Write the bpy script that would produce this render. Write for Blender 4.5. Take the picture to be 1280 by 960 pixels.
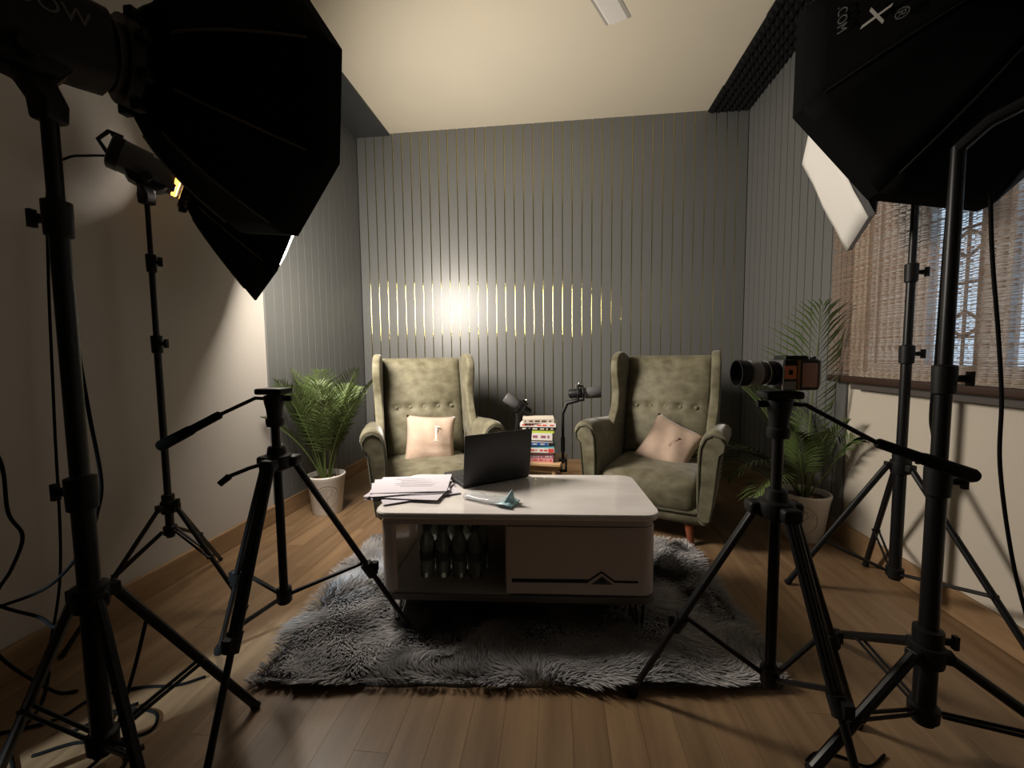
import bpy, bmesh, math, random
import numpy as np
from mathutils import Vector, Matrix
random.seed(7)
RNG = np.random.default_rng(7)
PI = math.pi
for o in list(bpy.data.objects): bpy.data.objects.remove(o)
C = bpy.context.scene.collection

# ------------------------------------------------------------------ camera, world, exposure
cam_d = bpy.data.cameras.new('camera'); cam = bpy.data.objects.new('camera', cam_d); C.objects.link(cam)
cam_d.sensor_fit = 'HORIZONTAL'; cam_d.sensor_width = 36.0; cam_d.lens = 515.0/1280.0*36.0; cam_d.clip_start = 0.02
CM = Matrix(((0.99390238, 0.00302537, 0.11022209, 0.0), (0.10972846, 0.07122724, -0.99140625, 0.0),
             (-0.01085018, 0.99745553, 0.07046096, 1.0), (0, 0, 0, 1)))
cam.matrix_world = CM
bpy.context.scene.camera = cam
W = bpy.data.worlds.new('sky'); bpy.context.scene.world = W; W.use_nodes = True
W.node_tree.nodes['Background'].inputs[0].default_value = (0.60, 0.80, 1.0, 1)
W.node_tree.nodes['Background'].inputs[1].default_value = 1.05
vs = bpy.context.scene.view_settings
vs.view_transform = 'Standard'; vs.look = 'None'; vs.gamma = 1.0; vs.exposure = 0.0; vs.use_curve_mapping = False
SOFTBOX_EMISSION = 80.0
# cool hallway lamp beyond the door that stands ajar behind the light stands
ld = bpy.data.lights.new('hallway_lamp', 'SPOT'); ld.energy = 1000; ld.color = (0.72, 0.88, 1.0)
ld.spot_size = math.radians(17); ld.spot_blend = 0.6; ld.shadow_soft_size = 0.06
lo = bpy.data.objects.new('hallway_lamp', ld); C.objects.link(lo); lo.location = (-2.70, -1.95, 2.3)
lo.rotation_euler = (Vector((-1.05, 1.25, 0.0)) - Vector(lo.location)).to_track_quat('-Z', 'Y').to_euler()

# ------------------------------------------------------------------ materials
MATS = {}
def mat(name, col, rough=0.5, metal=0.0, spec=0.5, noise=None, bump=None, sheen=0.0, coat=0.0,
        emit=None, trans=0.0, alpha=1.0, ior=1.45):
    """noise = (scale, second colour, stretch vec, detail); bump = (scale, strength, stretch)"""
    m = bpy.data.materials.new(name); m.use_nodes = True; nt = m.node_tree
    b = nt.nodes['Principled BSDF']
    b.inputs['Base Color'].default_value = (*col, 1); b.inputs['Roughness'].default_value = rough
    b.inputs['Metallic'].default_value = metal; b.inputs['Specular IOR Level'].default_value = spec
    b.inputs['Sheen Weight'].default_value = sheen; b.inputs['Coat Weight'].default_value = coat
    b.inputs['Transmission Weight'].default_value = trans; b.inputs['Alpha'].default_value = alpha
    b.inputs['IOR'].default_value = ior
    if sheen: b.inputs['Sheen Roughness'].default_value = 0.35
    if emit:
        b.inputs['Emission Color'].default_value = (*emit[0], 1); b.inputs['Emission Strength'].default_value = emit[1]
    if noise or bump:
        tc = nt.nodes.new('ShaderNodeTexCoord')
    if noise:
        mp = nt.nodes.new('ShaderNodeMapping'); mp.inputs['Scale'].default_value = noise[2] if len(noise) > 2 else (1, 1, 1)
        nz = nt.nodes.new('ShaderNodeTexNoise'); nz.inputs['Scale'].default_value = noise[0]
        nz.inputs['Detail'].default_value = noise[3] if len(noise) > 3 else 4.0
        rp = nt.nodes.new('ShaderNodeValToRGB')
        rp.color_ramp.elements[0].color = (*col, 1); rp.color_ramp.elements[1].color = (*noise[1], 1)
        rp.color_ramp.elements[0].position = 0.35; rp.color_ramp.elements[1].position = 0.68
        nt.links.new(tc.outputs['Object'], mp.inputs[0]); nt.links.new(mp.outputs[0], nz.inputs['Vector'])
        nt.links.new(nz.outputs[0], rp.inputs[0]); nt.links.new(rp.outputs[0], b.inputs['Base Color'])
    if bump:
        mp2 = nt.nodes.new('ShaderNodeMapping'); mp2.inputs['Scale'].default_value = bump[2] if len(bump) > 2 else (1, 1, 1)
        n2 = nt.nodes.new('ShaderNodeTexNoise'); n2.inputs['Scale'].default_value = bump[0]; n2.inputs['Detail'].default_value = 3
        bp = nt.nodes.new('ShaderNodeBump'); bp.inputs['Strength'].default_value = bump[1]; bp.inputs['Distance'].default_value = 0.004
        nt.links.new(tc.outputs['Object'], mp2.inputs[0]); nt.links.new(mp2.outputs[0], n2.inputs['Vector'])
        nt.links.new(n2.outputs[0], bp.inputs['Height']); nt.links.new(bp.outputs[0], b.inputs['Normal'])
    MATS[name] = m
    return m

mat('plaster', (0.42, 0.39, 0.355), 0.75, bump=(60, 0.08))
mat('cream_plaster', (0.50, 0.45, 0.375), 0.75, bump=(60, 0.08))
mat('ceiling_paint', (0.72, 0.655, 0.52), 0.7, noise=(1.5, (0.69, 0.63, 0.51)), bump=(40, 0.06))
mat('panel_paint', (0.120, 0.122, 0.118), 0.36, spec=0.55, bump=(25, 0.03, (1, 1, .2)))
mat('band_paint', (0.045, 0.047, 0.05), 0.5)
mat('groove', (0.05, 0.05, 0.048), 0.6)
mat('gold', (0.93, 0.82, 0.34), 0.10, metal=1.0)
mat('dull_gold', (0.20, 0.19, 0.15), 0.35, metal=0.8)
mat('foam', (0.010, 0.010, 0.010), 0.95, spec=0.1)
mat('oak_edge', (0.30, 0.19, 0.10), 0.5, noise=(3, (0.20, 0.12, 0.06), (1, 1, 8)))
mat('black', (0.006, 0.006, 0.006), 0.5, spec=0.3)
mat('black_metal', (0.006, 0.006, 0.0065), 0.38, spec=0.35)
mat('black_fabric', (0.0035, 0.0035, 0.0035), 0.85, spec=0.08)
mat('rubber', (0.006, 0.006, 0.006), 0.8, spec=.2)
mat('rib', (0.06, 0.052, 0.030), 0.5)
mat('dark_grey', (0.055, 0.055, 0.056), 0.5)
mat('mid_grey', (0.16, 0.16, 0.165), 0.45)
mat('lens_grey', (0.36, 0.35, 0.35), 0.4)
mat('capsule', (0.085, 0.083, 0.085), 0.45)
mat('silver', (0.55, 0.55, 0.56), 0.25, metal=1.0)
mat('white_fabric', (0.74, 0.72, 0.68), 0.8, bump=(9, 0.35))
mat('letter_grey', (0.10, 0.10, 0.095), 0.6)
mat('letter_white', (0.42, 0.40, 0.36), 0.6)
mat('diffuser_lit', (0.8, 0.8, 0.8), 0.8, emit=((1.0, 0.905, 0.79), SOFTBOX_EMISSION))
mat('modelling_lamp', (0.9, 0.5, 0.1), 0.5, emit=((1.0, 0.45, 0.07), 4.0))
mat('velvet', (0.092, 0.082, 0.050), 0.62, spec=0.3, noise=(14, (0.165, 0.152, 0.100), (1, 1, 1.3), 9), bump=(22, 0.45), sheen=0.35)
mat('velvet_dark', (0.06, 0.058, 0.038), 0.7, spec=0.2, sheen=0.2)
mat('leg_wood', (0.20, 0.058, 0.026), 0.4, noise=(4, (0.13, 0.035, 0.015), (6, 6, 1)))
mat('cushion_pink', (0.45, 0.335, 0.26), 0.85, noise=(14, (0.39, 0.285, 0.22)), bump=(30, 0.3), sheen=0.3)
mat('print_pale', (0.70, 0.62, 0.55), 0.8)
mat('print_brown', (0.30, 0.21, 0.16), 0.8)
mat('marble', (0.56, 0.525, 0.505), 0.10, coat=0.4, noise=(2.6, (0.68, 0.645, 0.625), (1, 3, 1), 9))
mat('table_body', (0.50, 0.43, 0.40), 0.22, coat=0.2)
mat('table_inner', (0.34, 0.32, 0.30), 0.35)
mat('table_base', (0.12, 0.11, 0.10), 0.35)
mat('paper', (0.47, 0.44, 0.485), 0.85)
mat('ink', (0.42, 0.40, 0.44), 0.9)
mat('laptop_black', (0.020, 0.020, 0.021), 0.42, bump=(500, 0.05))
mat('keys', (0.03, 0.03, 0.032), 0.5)
mat('screen_glass', (0.01, 0.01, 0.012), 0.1)
mat('plastic_clear', (0.72, 0.74, 0.74), 0.12, trans=0.5, alpha=0.55)
mat('plastic_blue', (0.42, 0.62, 0.66), 0.3, trans=0.2)
mat('bottle_plastic', (0.42, 0.48, 0.46), 0.12, trans=0.65, ior=1.33)
mat('bottle_cap', (0.03, 0.05, 0.05), 0.4)
mat('bottle_label', (0.035, 0.05, 0.05), 0.4)
mat('carton', (0.60, 0.57, 0.53), 0.7, bump=(12, 0.3))
mat('pot_white', (0.66, 0.62, 0.57), 0.35)
mat('emblem', (0.22, 0.20, 0.18), 0.6)
mat('soil', (0.055, 0.03, 0.02), 0.95, bump=(40, 0.8))
mat('pebble_red', (0.28, 0.10, 0.07), 0.6)
mat('pebble_pale', (0.55, 0.50, 0.46), 0.6)
mat('leaf', (0.058, 0.092, 0.024), 0.42, noise=(5, (0.105, 0.140, 0.050)), spec=0.4)
mat('stem', (0.10, 0.135, 0.04), 0.45)
mat('stool_wood', (0.50, 0.33, 0.18), 0.4, noise=(5, (0.40, 0.25, 0.12), (1, 6, 1)))
mat('fan_white', (0.62, 0.60, 0.57), 0.35)
mat('fan_brown', (0.36, 0.34, 0.31), 0.4)
mat('dark_wood', (0.035, 0.018, 0.012), 0.45)
mat('sill_grey', (0.07, 0.06, 0.055), 0.5)
mat('frame_white', (0.55, 0.55, 0.55), 0.45)
mat('iron', (0.05, 0.05, 0.05), 0.5)
mat('camera_orange', (0.95, 0.30, 0.13), 0.5)
mat('camera_pink', (0.68, 0.40, 0.34), 0.5)
mat('camera_gold', (0.30, 0.15, 0.06), 0.4)
mat('cable', (0.005, 0.005, 0.005), 0.8, spec=.08)
mat('twine', (0.30, 0.22, 0.15), 0.8)
for nm, c in dict(book_cream=(.62, .55, .46), book_white=(.70, .66, .62), book_black=(.02, .015, .015), book_lime=(.45, .55, .08),
                  book_blue=(.02, .09, .32), book_teal=(.15, .42, .50), book_red=(.60, .07, .05), book_brown=(.10, .05, .04),
                  book_plum=(.28, .10, .16), book_pink=(.62, .30, .30), page=(.62, .57, .49)).items():
    mat(nm, c, 0.45)

# oak floor plank: grain along the board, tint from the board itself
def wood_floor():
    m = bpy.data.materials.new('oak_plank'); m.use_nodes = True; nt = m.node_tree; b = nt.nodes['Principled BSDF']
    tc = nt.nodes.new('ShaderNodeTexCoord'); oi = nt.nodes.new('ShaderNodeObjectInfo')
    ad = nt.nodes.new('ShaderNodeVectorMath'); ad.operation = 'ADD'
    mp = nt.nodes.new('ShaderNodeMapping'); mp.inputs['Scale'].default_value = (16, 1.3, 1)
    nz = nt.nodes.new('ShaderNodeTexNoise'); nz.inputs['Scale'].default_value = 1.6; nz.inputs['Detail'].default_value = 6
    cmb = nt.nodes.new('ShaderNodeMath'); cmb.operation = 'MULTIPLY'; cmb.inputs[1].default_value = 30
    nt.links.new(oi.outputs['Random'], cmb.inputs[0]); nt.links.new(tc.outputs['Object'], ad.inputs[0]); nt.links.new(cmb.outputs[0], ad.inputs[1])
    nt.links.new(ad.outputs[0], mp.inputs[0]); nt.links.new(mp.outputs[0], nz.inputs['Vector'])
    r1 = nt.nodes.new('ShaderNodeValToRGB'); e = r1.color_ramp.elements
    e[0].position = .3; e[0].color = (0.140, 0.084, 0.043, 1); e[1].position = .75; e[1].color = (0.235, 0.152, 0.082, 1)
    nt.links.new(nz.outputs[0], r1.inputs[0])
    hs = nt.nodes.new('ShaderNodeHueSaturation'); mr = nt.nodes.new('ShaderNodeMapRange')
    mr.inputs['To Min'].default_value = 0.88; mr.inputs['To Max'].default_value = 1.10
    nt.links.new(oi.outputs['Random'], mr.inputs[0]); nt.links.new(mr.outputs[0], hs.inputs['Value']); nt.links.new(r1.outputs[0], hs.inputs['Color'])
    nt.links.new(hs.outputs[0], b.inputs['Base Color']); b.inputs['Roughness'].default_value = 0.36
    MATS['oak_plank'] = m
wood_floor()

def fur_mat():
    m = bpy.data.materials.new('grey_fur'); m.use_nodes = True; nt = m.node_tree; b = nt.nodes['Principled BSDF']
    at = nt.nodes.new('ShaderNodeAttribute'); at.attribute_name = 'tone'
    r = nt.nodes.new('ShaderNodeValToRGB'); e = r.color_ramp.elements
    e[0].color = (0.13, 0.128, 0.132, 1); e[1].color = (0.44, 0.425, 0.42, 1)
    nt.links.new(at.outputs['Fac'], r.inputs[0]); nt.links.new(r.outputs[0], b.inputs['Base Color'])
    b.inputs['Roughness'].default_value = 0.6; b.inputs['Specular IOR Level'].default_value = 0.25
    MATS['grey_fur'] = m
fur_mat()

def blind_mat():
    m = bpy.data.materials.new('woven_reed'); m.use_nodes = True; nt = m.node_tree; N = nt.nodes; L = nt.links
    b = N['Principled BSDF']; out = N['Material Output']
    tc = N.new('ShaderNodeTexCoord')
    mp = N.new('ShaderNodeMapping'); mp.inputs['Scale'].default_value = (1, 25, 110)
    nz = N.new('ShaderNodeTexNoise'); nz.inputs['Scale'].default_value = 1.0; nz.inputs['Detail'].default_value = 3
    L.new(tc.outputs['Object'], mp.inputs[0]); L.new(mp.outputs[0], nz.inputs['Vector'])
    r = N.new('ShaderNodeValToRGB'); e = r.color_ramp.elements
    e[0].position = .2; e[0].color = (0.24, 0.145, 0.10, 1); e[1].position = .85; e[1].color = (0.46, 0.33, 0.25, 1)
    L.new(nz.outputs[0], r.inputs[0]); L.new(r.outputs[0], b.inputs['Base Color']); b.inputs['Roughness'].default_value = 0.7
    tl = N.new('ShaderNodeBsdfTranslucent'); tl.inputs[0].default_value = (0.52, 0.42, 0.33, 1)
    mx = N.new('ShaderNodeMixShader'); mx.inputs[0].default_value = 0.42
    L.new(b.outputs[0], mx.inputs[1]); L.new(tl.outputs[0], mx.inputs[2])
    tr = N.new('ShaderNodeBsdfTransparent')
    mp2 = N.new('ShaderNodeMapping'); mp2.inputs['Scale'].default_value = (1, 12, 210); mp2.inputs['Location'].default_value = (3, 5, 1)
    n2 = N.new('ShaderNodeTexNoise'); n2.inputs['Scale'].default_value = 1.0; n2.inputs['Detail'].default_value = 2
    L.new(tc.outputs['Object'], mp2.inputs[0]); L.new(mp2.outputs[0], n2.inputs['Vector'])
    r2 = N.new('ShaderNodeValToRGB'); r2.color_ramp.elements[0].position = .40; r2.color_ramp.elements[1].position = .52
    r2.color_ramp.elements[1].color = (.92, .92, .92, 1)
    L.new(n2.outputs[0], r2.inputs[0])
    m2 = N.new('ShaderNodeMixShader'); L.new(r2.outputs[0], m2.inputs[0]); L.new(mx.outputs[0], m2.inputs[1]); L.new(tr.outputs[0], m2.inputs[2])
    L.new(m2.outputs[0], out.inputs[0]); MATS['woven_reed'] = m
blind_mat()
def glass_mat():
    m = bpy.data.materials.new('window_glass'); m.use_nodes = True; nt = m.node_tree; N = nt.nodes; L = nt.links
    g = N.new('ShaderNodeBsdfGlossy'); g.inputs['Roughness'].default_value = 0.02; t = N.new('ShaderNodeBsdfTransparent')
    mx = N.new('ShaderNodeMixShader'); mx.inputs[0].default_value = 0.06
    L.new(t.outputs[0], mx.inputs[1]); L.new(g.outputs[0], mx.inputs[2]); L.new(mx.outputs[0], N['Material Output'].inputs[0])
    MATS['window_glass'] = m
glass_mat()

# ------------------------------------------------------------------ mesh helpers
def frame_of(axis, up=(0, 0, 1)):
    a = Vector(axis).normalized(); s = a.cross(Vector(up))
    if s.length < 1e-4: s = a.cross(Vector((0, 1, 0)))
    s.normalize(); u = s.cross(a)
    return a, s, u

class MB:
    def __init__(self): self.v = []; self.f = []
    def add(self, verts, faces):
        n = len(self.v); self.v += [tuple(p) for p in verts]; self.f += [tuple(n+i for i in q) for q in faces]; return self
    def box(self, c, s, rot=None):
        pts = []
        for dx in (-.5, .5):
            for dy in (-.5, .5):
                for dz in (-.5, .5):
                    p = Vector((dx*s[0], dy*s[1], dz*s[2]))
                    if rot is not None: p = rot @ p
                    pts.append(p+Vector(c))
        return self.add(pts, [(0, 1, 3, 2), (4, 6, 7, 5), (0, 4, 5, 1), (2, 3, 7, 6), (0, 2, 6, 4), (1, 5, 7, 3)])
    def bb(self, x0, x1, y0, y1, z0, z1):
        return self.box(((x0+x1)/2, (y0+y1)/2, (z0+z1)/2), (x1-x0, y1-y0, z1-z0))
    def loft(self, rings, cap=True, closed=True):
        n = len(rings[0]); vs_ = [p for r in rings for p in r]; fs = []
        for i in range(len(rings)-1):
            for j in range(n if closed else n-1):
                k = (j+1) % n
                fs.append((i*n+j, i*n+k, (i+1)*n+k, (i+1)*n+j))
        if cap:
            fs.append(tuple(reversed(range(n)))); fs.append(tuple(range((len(rings)-1)*n, len(rings)*n)))
        return self.add(vs_, fs)
    def cyl(self, p0, p1, r0, r1=None, n=12, cap=True):
        p0 = Vector(p0); p1 = Vector(p1); r1 = r0 if r1 is None else r1
        a, s, u = frame_of(p1-p0)
        R = lambda p, r: [p+r*(math.cos(t)*s+math.sin(t)*u) for t in [2*PI*i/n for i in range(n)]]
        return self.loft([R(p0, r0), R(p1, r1)], cap)
    def tube(self, pts, r, n=8):
        pts = [Vector(p) for p in pts]; m = len(pts)
        rr = r if isinstance(r, (list, tuple)) else [r]*m
        rings = []; prev = None
        for i, p in enumerate(pts):
            d = (pts[min(i+1, m-1)]-pts[max(i-1, 0)]).normalized()
            if prev is None: a, s, u = frame_of(d)
            else:
                s = prev-prev.dot(d)*d
                s.normalize(); u = s.cross(d)
            prev = s
            rings.append([p+rr[i]*(math.cos(2*PI*k/n)*s+math.sin(2*PI*k/n)*u) for k in range(n)])
        return self.loft(rings)
    def lathe(self, prof, c=(0, 0, 0), n=24, axis=None, cap=True):
        c = Vector(c); a, s, u = frame_of(axis or (0, 0, 1))
        return self.loft([[c+a*z+r*(math.cos(2*PI*k/n)*s+math.sin(2*PI*k/n)*u) for k in range(n)] for r, z in prof], cap)
    def rbox(self, c, s, r, n=5, bulge=(0, 0, 0), rot=None):
        c = Vector(c); h = [x/2 for x in s]; r = min(r, *[x*.999 for x in h]); vid = {}; vs_ = []; fs = []
        # coordinates with corners concentrated
        def grid(hh): return [-hh]+[-hh+r*(1-math.cos(PI/2*i/3)) for i in (1, 2, 3)]+[-hh+r+(2*hh-2*r)*i/n for i in range(1, n)]+[hh-r*(1-math.cos(PI/2*i/3)) for i in (3, 2, 1)]+[hh]
        G = [grid(x) for x in h]; m = len(G[0])
        def vert(i, j, k):
            key = (i, j, k)
            if key in vid: return vid[key]
            p = Vector((G[0][i], G[1][j], G[2][k]))
            q = Vector([max(-h[t]+r, min(h[t]-r, p[t])) for t in range(3)])
            d = p-q
            if d.length > 1e-9: p = q+d.normalized()*r
            uv = [p[t]/h[t] for t in range(3)]
            for t in range(3):
                a, b = [x for x in range(3) if x != t]
                p[t] += bulge[t]*(1-uv[a]**2)*(1-uv[b]**2)*(1 if uv[t] > 0 else -1)*abs(uv[t])
            if rot is not None: p = rot @ p
            vid[key] = len(vs_); vs_.append(p+c); return vid[key]
        M_ = m-1
        for t in range(3):
            for side in (0, M_):
                for a in range(M_):
                    for b in range(M_):
                        def K(x, y):
                            kk = [0, 0, 0]; kk[t] = side; o = [q for q in range(3) if q != t]; kk[o[0]] = x; kk[o[1]] = y; return vert(*kk)
                        q = [K(a, b), K(a+1, b), K(a+1, b+1), K(a, b+1)]
                        if (side == 0) != (t == 1): q.reverse()
                        fs.append(tuple(q))
        return self.add(vs_, fs)
    def prism(self, poly, o, ex, ey, depth):
        """2-D polygon in plane (ex, ey) at origin o, extruded by vector depth"""
        o = Vector(o); ex = Vector(ex); ey = Vector(ey); d = Vector(depth)
        a = [o+ex*x+ey*y for x, y in poly]; return self.loft([a, [p+d for p in a]])
    def sphere(self, c, r, sc=(1, 1, 1), n=10):
        rings = []
        for i in range(1, n//2+1):
            t = PI*i/(n//2+1)
            rings.append([Vector(c)+Vector((r*sc[0]*math.sin(t)*math.cos(2*PI*k/n), r*sc[1]*math.sin(t)*math.sin(2*PI*k/n), -r*sc[2]*math.cos(t))) for k in range(n)])
        return self.loft(rings)
    def mesh(self, name, angle=35):
        me = bpy.data.meshes.new(name); me.from_pydata(self.v, [], self.f); me.update()
        bm = bmesh.new(); bm.from_mesh(me); bmesh.ops.recalc_face_normals(bm, faces=bm.faces); bm.to_mesh(me); bm.free()
        me.polygons.foreach_set('use_smooth', [True]*len(me.polygons))
        if angle: me.set_sharp_from_angle(angle=math.radians(angle))
        return me
    def build(self, name, m, parent=None, bevel=0, sub=0, angle=35, loc=None, segs=2):
        o = bpy.data.objects.new(name, self.mesh(name, angle)); C.objects.link(o)
        o.data.materials.append(MATS[m])
        if parent: o.parent = parent
        if loc is not None: o.location = loc
        if bevel:
            b = o.modifiers.new('bevel', 'BEVEL'); b.width = bevel; b.segments = segs; b.limit_method = 'ANGLE'; b.angle_limit = math.radians(40)
        if sub:
            s = o.modifiers.new('sub', 'SUBSURF'); s.levels = sub; s.render_levels = sub
        return o

def tag(o, label, cat, group=None):
    o['label'] = label; o['category'] = cat
    if group: o['group'] = group
    return o
def thing(name, label, cat, loc=(0, 0, 0), rz=0.0, group=None):
    o = bpy.data.objects.new(name, None); C.objects.link(o); o.empty_display_size = .1
    o.location = loc; o.rotation_euler = (0, 0, rz)
    return tag(o, label, cat, group)
def struct(o): o['kind'] = 'structure'; return o
def link_mesh(name, me, parent, loc=(0, 0, 0), rot=None, scale=None):
    o = bpy.data.objects.new(name, me); C.objects.link(o); o.parent = parent; o.location = loc
    if rot: o.rotation_euler = rot
    if scale: o.scale = scale
    return o
def copy_tree(o, parent=None):
    c = o.copy(); C.objects.link(c); c.parent = parent
    for ch in list(o.children): copy_tree(ch, c)
    return c
def text_mesh(name, body, size, m, parent, mw, extrude=0.0006, shear=0.0):
    cu = bpy.data.curves.new(name, 'FONT'); cu.body = body; cu.size = size; cu.extrude = extrude; cu.shear = shear
    cu.align_x = 'CENTER'; cu.align_y = 'CENTER'; cu.resolution_u = 3
    t = bpy.data.objects.new(name+'_tmp', cu); C.objects.link(t)
    me = bpy.data.meshes.new_from_object(t); bpy.data.objects.remove(t); bpy.data.curves.remove(cu)
    me.name = name; o = bpy.data.objects.new(name, me); C.objects.link(o); me.materials.clear(); me.materials.append(MATS[m])
    o.parent = parent; o.matrix_local = mw
    return o
def basis(o, x, y, z):
    x = Vector(x).normalized(); y = Vector(y).normalized(); z = Vector(z).normalized()
    return Matrix(((x.x, y.x, z.x, o[0]), (x.y, y.y, z.y, o[1]), (x.z, y.z, z.z, o[2]), (0, 0, 0, 1)))

# ------------------------------------------------------------------ room shell
XL, XR, YB, ZC, YR = -1.71, 1.478, 3.505, 2.885, -1.4
PLL = XL-.012          # plaster face left
PLR = XR+.012
fl = struct(MB().bb(XL-.15, XR+.15, YR-.1, YB+.15, -.10, -.0125).build('floor', 'oak_edge'))
pw = 0.0925; pl = 1.06
pm = {}
x = PLL+.001; row = 0
while x < PLR-.01:
    w = min(pw, PLR-x); y = YR + (0, -.62, -.28, -.85, -.45)[row % 5]
    while y < YB-.001:
        y0 = max(y, YR); y1 = min(y+pl, YB+.01)
        key = (round(w, 3), round(y1-y0, 3))
        if key not in pm:
            me = MB().box((0, 0, 0), (w-.0007, y1-y0-.0007, .0125)).mesh('plank'); me.materials.append(MATS['oak_plank']); pm[key] = me
        link_mesh('plank', pm[key], fl, (x+w/2, (y0+y1)/2, -.00625))
        y += pl
    x += pw; row += 1
struct(MB().bb(XL-.15, XR+.15, YR-.1, YB+.15, ZC, ZC+.1).build('ceiling', 'ceiling_paint'))
# back wall with vertical boards and gold strips
wb = struct(MB().bb(XL-.15, XR+.15, YB+.012, YB+.12, 0, ZC).build('wall_back', 'groove'))
NP = 40; pitch = (XR-XL)/NP
bm_ = MB().box((0, 0, 0), (pitch-.0085, .012, ZC-.10)).mesh('wall_panel'); bm_.materials.append(MATS['panel_paint'])
strip = MB()
for s_, m_, nm in (('y', 'gold', 'gold_strip'), ('d', 'dull_gold', 'side_strip')):
    q = MB(); rings = []
    for zz in (-(ZC-.11)/2, (ZC-.11)/2):
        rings.append([(-.0032*math.cos(PI*k/8), -.0030*math.sin(PI*k/8), zz) for k in range(9)])
    q.loft(rings); me = q.mesh(nm, 80); me.materials.append(MATS[m_]); pm[nm] = me
zmid = .105+(ZC-.105)/2
for i in range(NP):
    link_mesh('wall_panel', bm_, wb, (XL+pitch*(i+.5), YB+.006, zmid))
    if i: link_mesh('gold_strip', pm['gold_strip'], wb, (XL+pitch*i, YB+.0062, zmid))
struct(MB().bb(XL, XR, YB-.014, YB+.012, 0, .104).build('baseboard_back', 'oak_edge', bevel=.003))
# left wall: plaster, then grey boards; door opening out of view behind the camera
PY0 = 2.275
wl = MB()
DY0, DY1, DZ = -0.36, 0.06, 2.05
wl.bb(PLL-.10, PLL, YR, DY0, 0, ZC); wl.bb(PLL-.10, PLL, DY1, YB+.012, 0, ZC); wl.bb(PLL-.10, PLL, DY0, DY1, DZ, ZC)
wl = struct(wl.build('wall_left', 'plaster'))
NS = 15; sp = (YB-PY0)/NS
sm = MB().box((0, 0, 0), (.012, sp-.008, ZC-.10)).mesh('side_panel'); sm.materials.append(MATS['panel_paint'])
for i in range(NS):
    link_mesh('side_panel', sm, wl, (XL-.006, PY0+sp*(i+.5), zmid))
    if i: link_mesh('side_strip', pm['side_strip'], wl, (XL-.0065, PY0+sp*i, zmid), (0, 0, PI/2))
struct(MB().bb(PLL, PLL+.020, DY1+.05, YB-.014, 0, .104).build('baseboard_left', 'oak_edge', bevel=.003))
struct(MB().bb(-3.30, -3.20, -2.7, 1.3, 0, ZC).bb(-3.20, XL-.155, 1.2, 1.3, 0, ZC).bb(-3.20, -1.86, -2.7, -2.6, 0, ZC)
       .bb(-1.862, -1.80, -2.6, YR-.101, 0, ZC).bb(-3.20, -1.862, -2.6, 1.2, ZC, ZC+.1).bb(-3.20, -1.862, -2.6, 1.2, -.1, -.0125).build('hall_sky_blocker', 'panel_paint'))  # unseen enclosure added to keep sky light out of the door opening
# door ajar beyond the opening
dr = struct(MB().box((-.32, 0, 1.02), (.64, .04, 2.03)).build('door_1', 'frame_white', bevel=.003)); dr.location = (PLL-.11, DY1+.06, 0); dr.rotation_euler = (0, 0, math.radians(-38))
MB().cyl((-.57, -.02, 1.0), (-.57, -.07, 1.0), .01).cyl((-.57, -.065, 1.0), (-.46, -.065, 1.0), .009).build('door_handle', 'silver', dr)
struct(MB().bb(XL-.15, XR+.15, YR-.1, YR, 0, ZC).build('wall_rear', 'panel_paint'))
# right wall with window opening
WY0, WY1, WZ0, WZ1 = .70, 2.20, .90, 2.15
wr = MB()
wr.bb(PLR, PLR+.12, YR, WY0, 0, ZC); wr.bb(PLR, PLR+.12, WY1, YB+.012, 0, ZC)
wr.bb(PLR, PLR+.12, WY0, WY1, 0, WZ0); wr.bb(PLR, PLR+.12, WY0, WY1, WZ1, ZC)
wr = struct(wr.build('wall_right', 'cream_plaster'))
PY1 = 2.29; sp2 = (YB-PY1)/NS
for i in range(NS):
    link_mesh('side_panel', sm, wr, (XR+.006, PY1+sp2*(i+.5), zmid))
    if i: link_mesh('side_strip', pm['side_strip'], wr, (XR+.0065, PY1+sp2*i, zmid), (0, 0, -PI/2))
struct(MB().bb(PLR-.020, PLR, YR, YB-.014, 0, .104).build('baseboard_right', 'oak_edge', bevel=.003))
# ceiling bands
struct(MB().bb(XL, -1.414, YR, YB, ZC-.018, ZC).build('trim_1', 'band_paint'))
def foam_tile():
    q = MB(); S = .3; k = 6; st = S/k
    q.bb(-S/2, S/2, -S/2, S/2, -.012, 0)
    for i in range(k):
        for j in range(k):
            cx = -S/2+st*(i+.5); cy = -S/2+st*(j+.5); h = st/2*.97
            q.add([(cx-h, cy-h, -.012), (cx+h, cy-h, -.012), (cx+h, cy+h, -.012), (cx-h, cy+h, -.012), (cx, cy, -.042)], [(0, 1, 4), (1, 2, 4), (2, 3, 4), (3, 0, 4)])
    me = q.mesh('acoustic_foam_tile', 20); me.materials.append(MATS['foam']); return me
fm = foam_tile(); yy = YB-.152
for i in range(9):
    o = bpy.data.objects.new('acoustic_foam_tile', fm); C.objects.link(o)
    o.location = (1.324+random.uniform(-.006, .004), yy, ZC); o.rotation_euler = (0, 0, random.uniform(-.012, .012)); yy -= .304
    tag(o, 'black pyramid acoustic foam tile on the ceiling, %s from the gold striped wall' % ('first', 'second', 'third', 'fourth', 'fifth', 'sixth', 'seventh', 'eighth', 'ninth')[i], 'foam tile', 'acoustic foam tiles along the ceiling edge')
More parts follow.
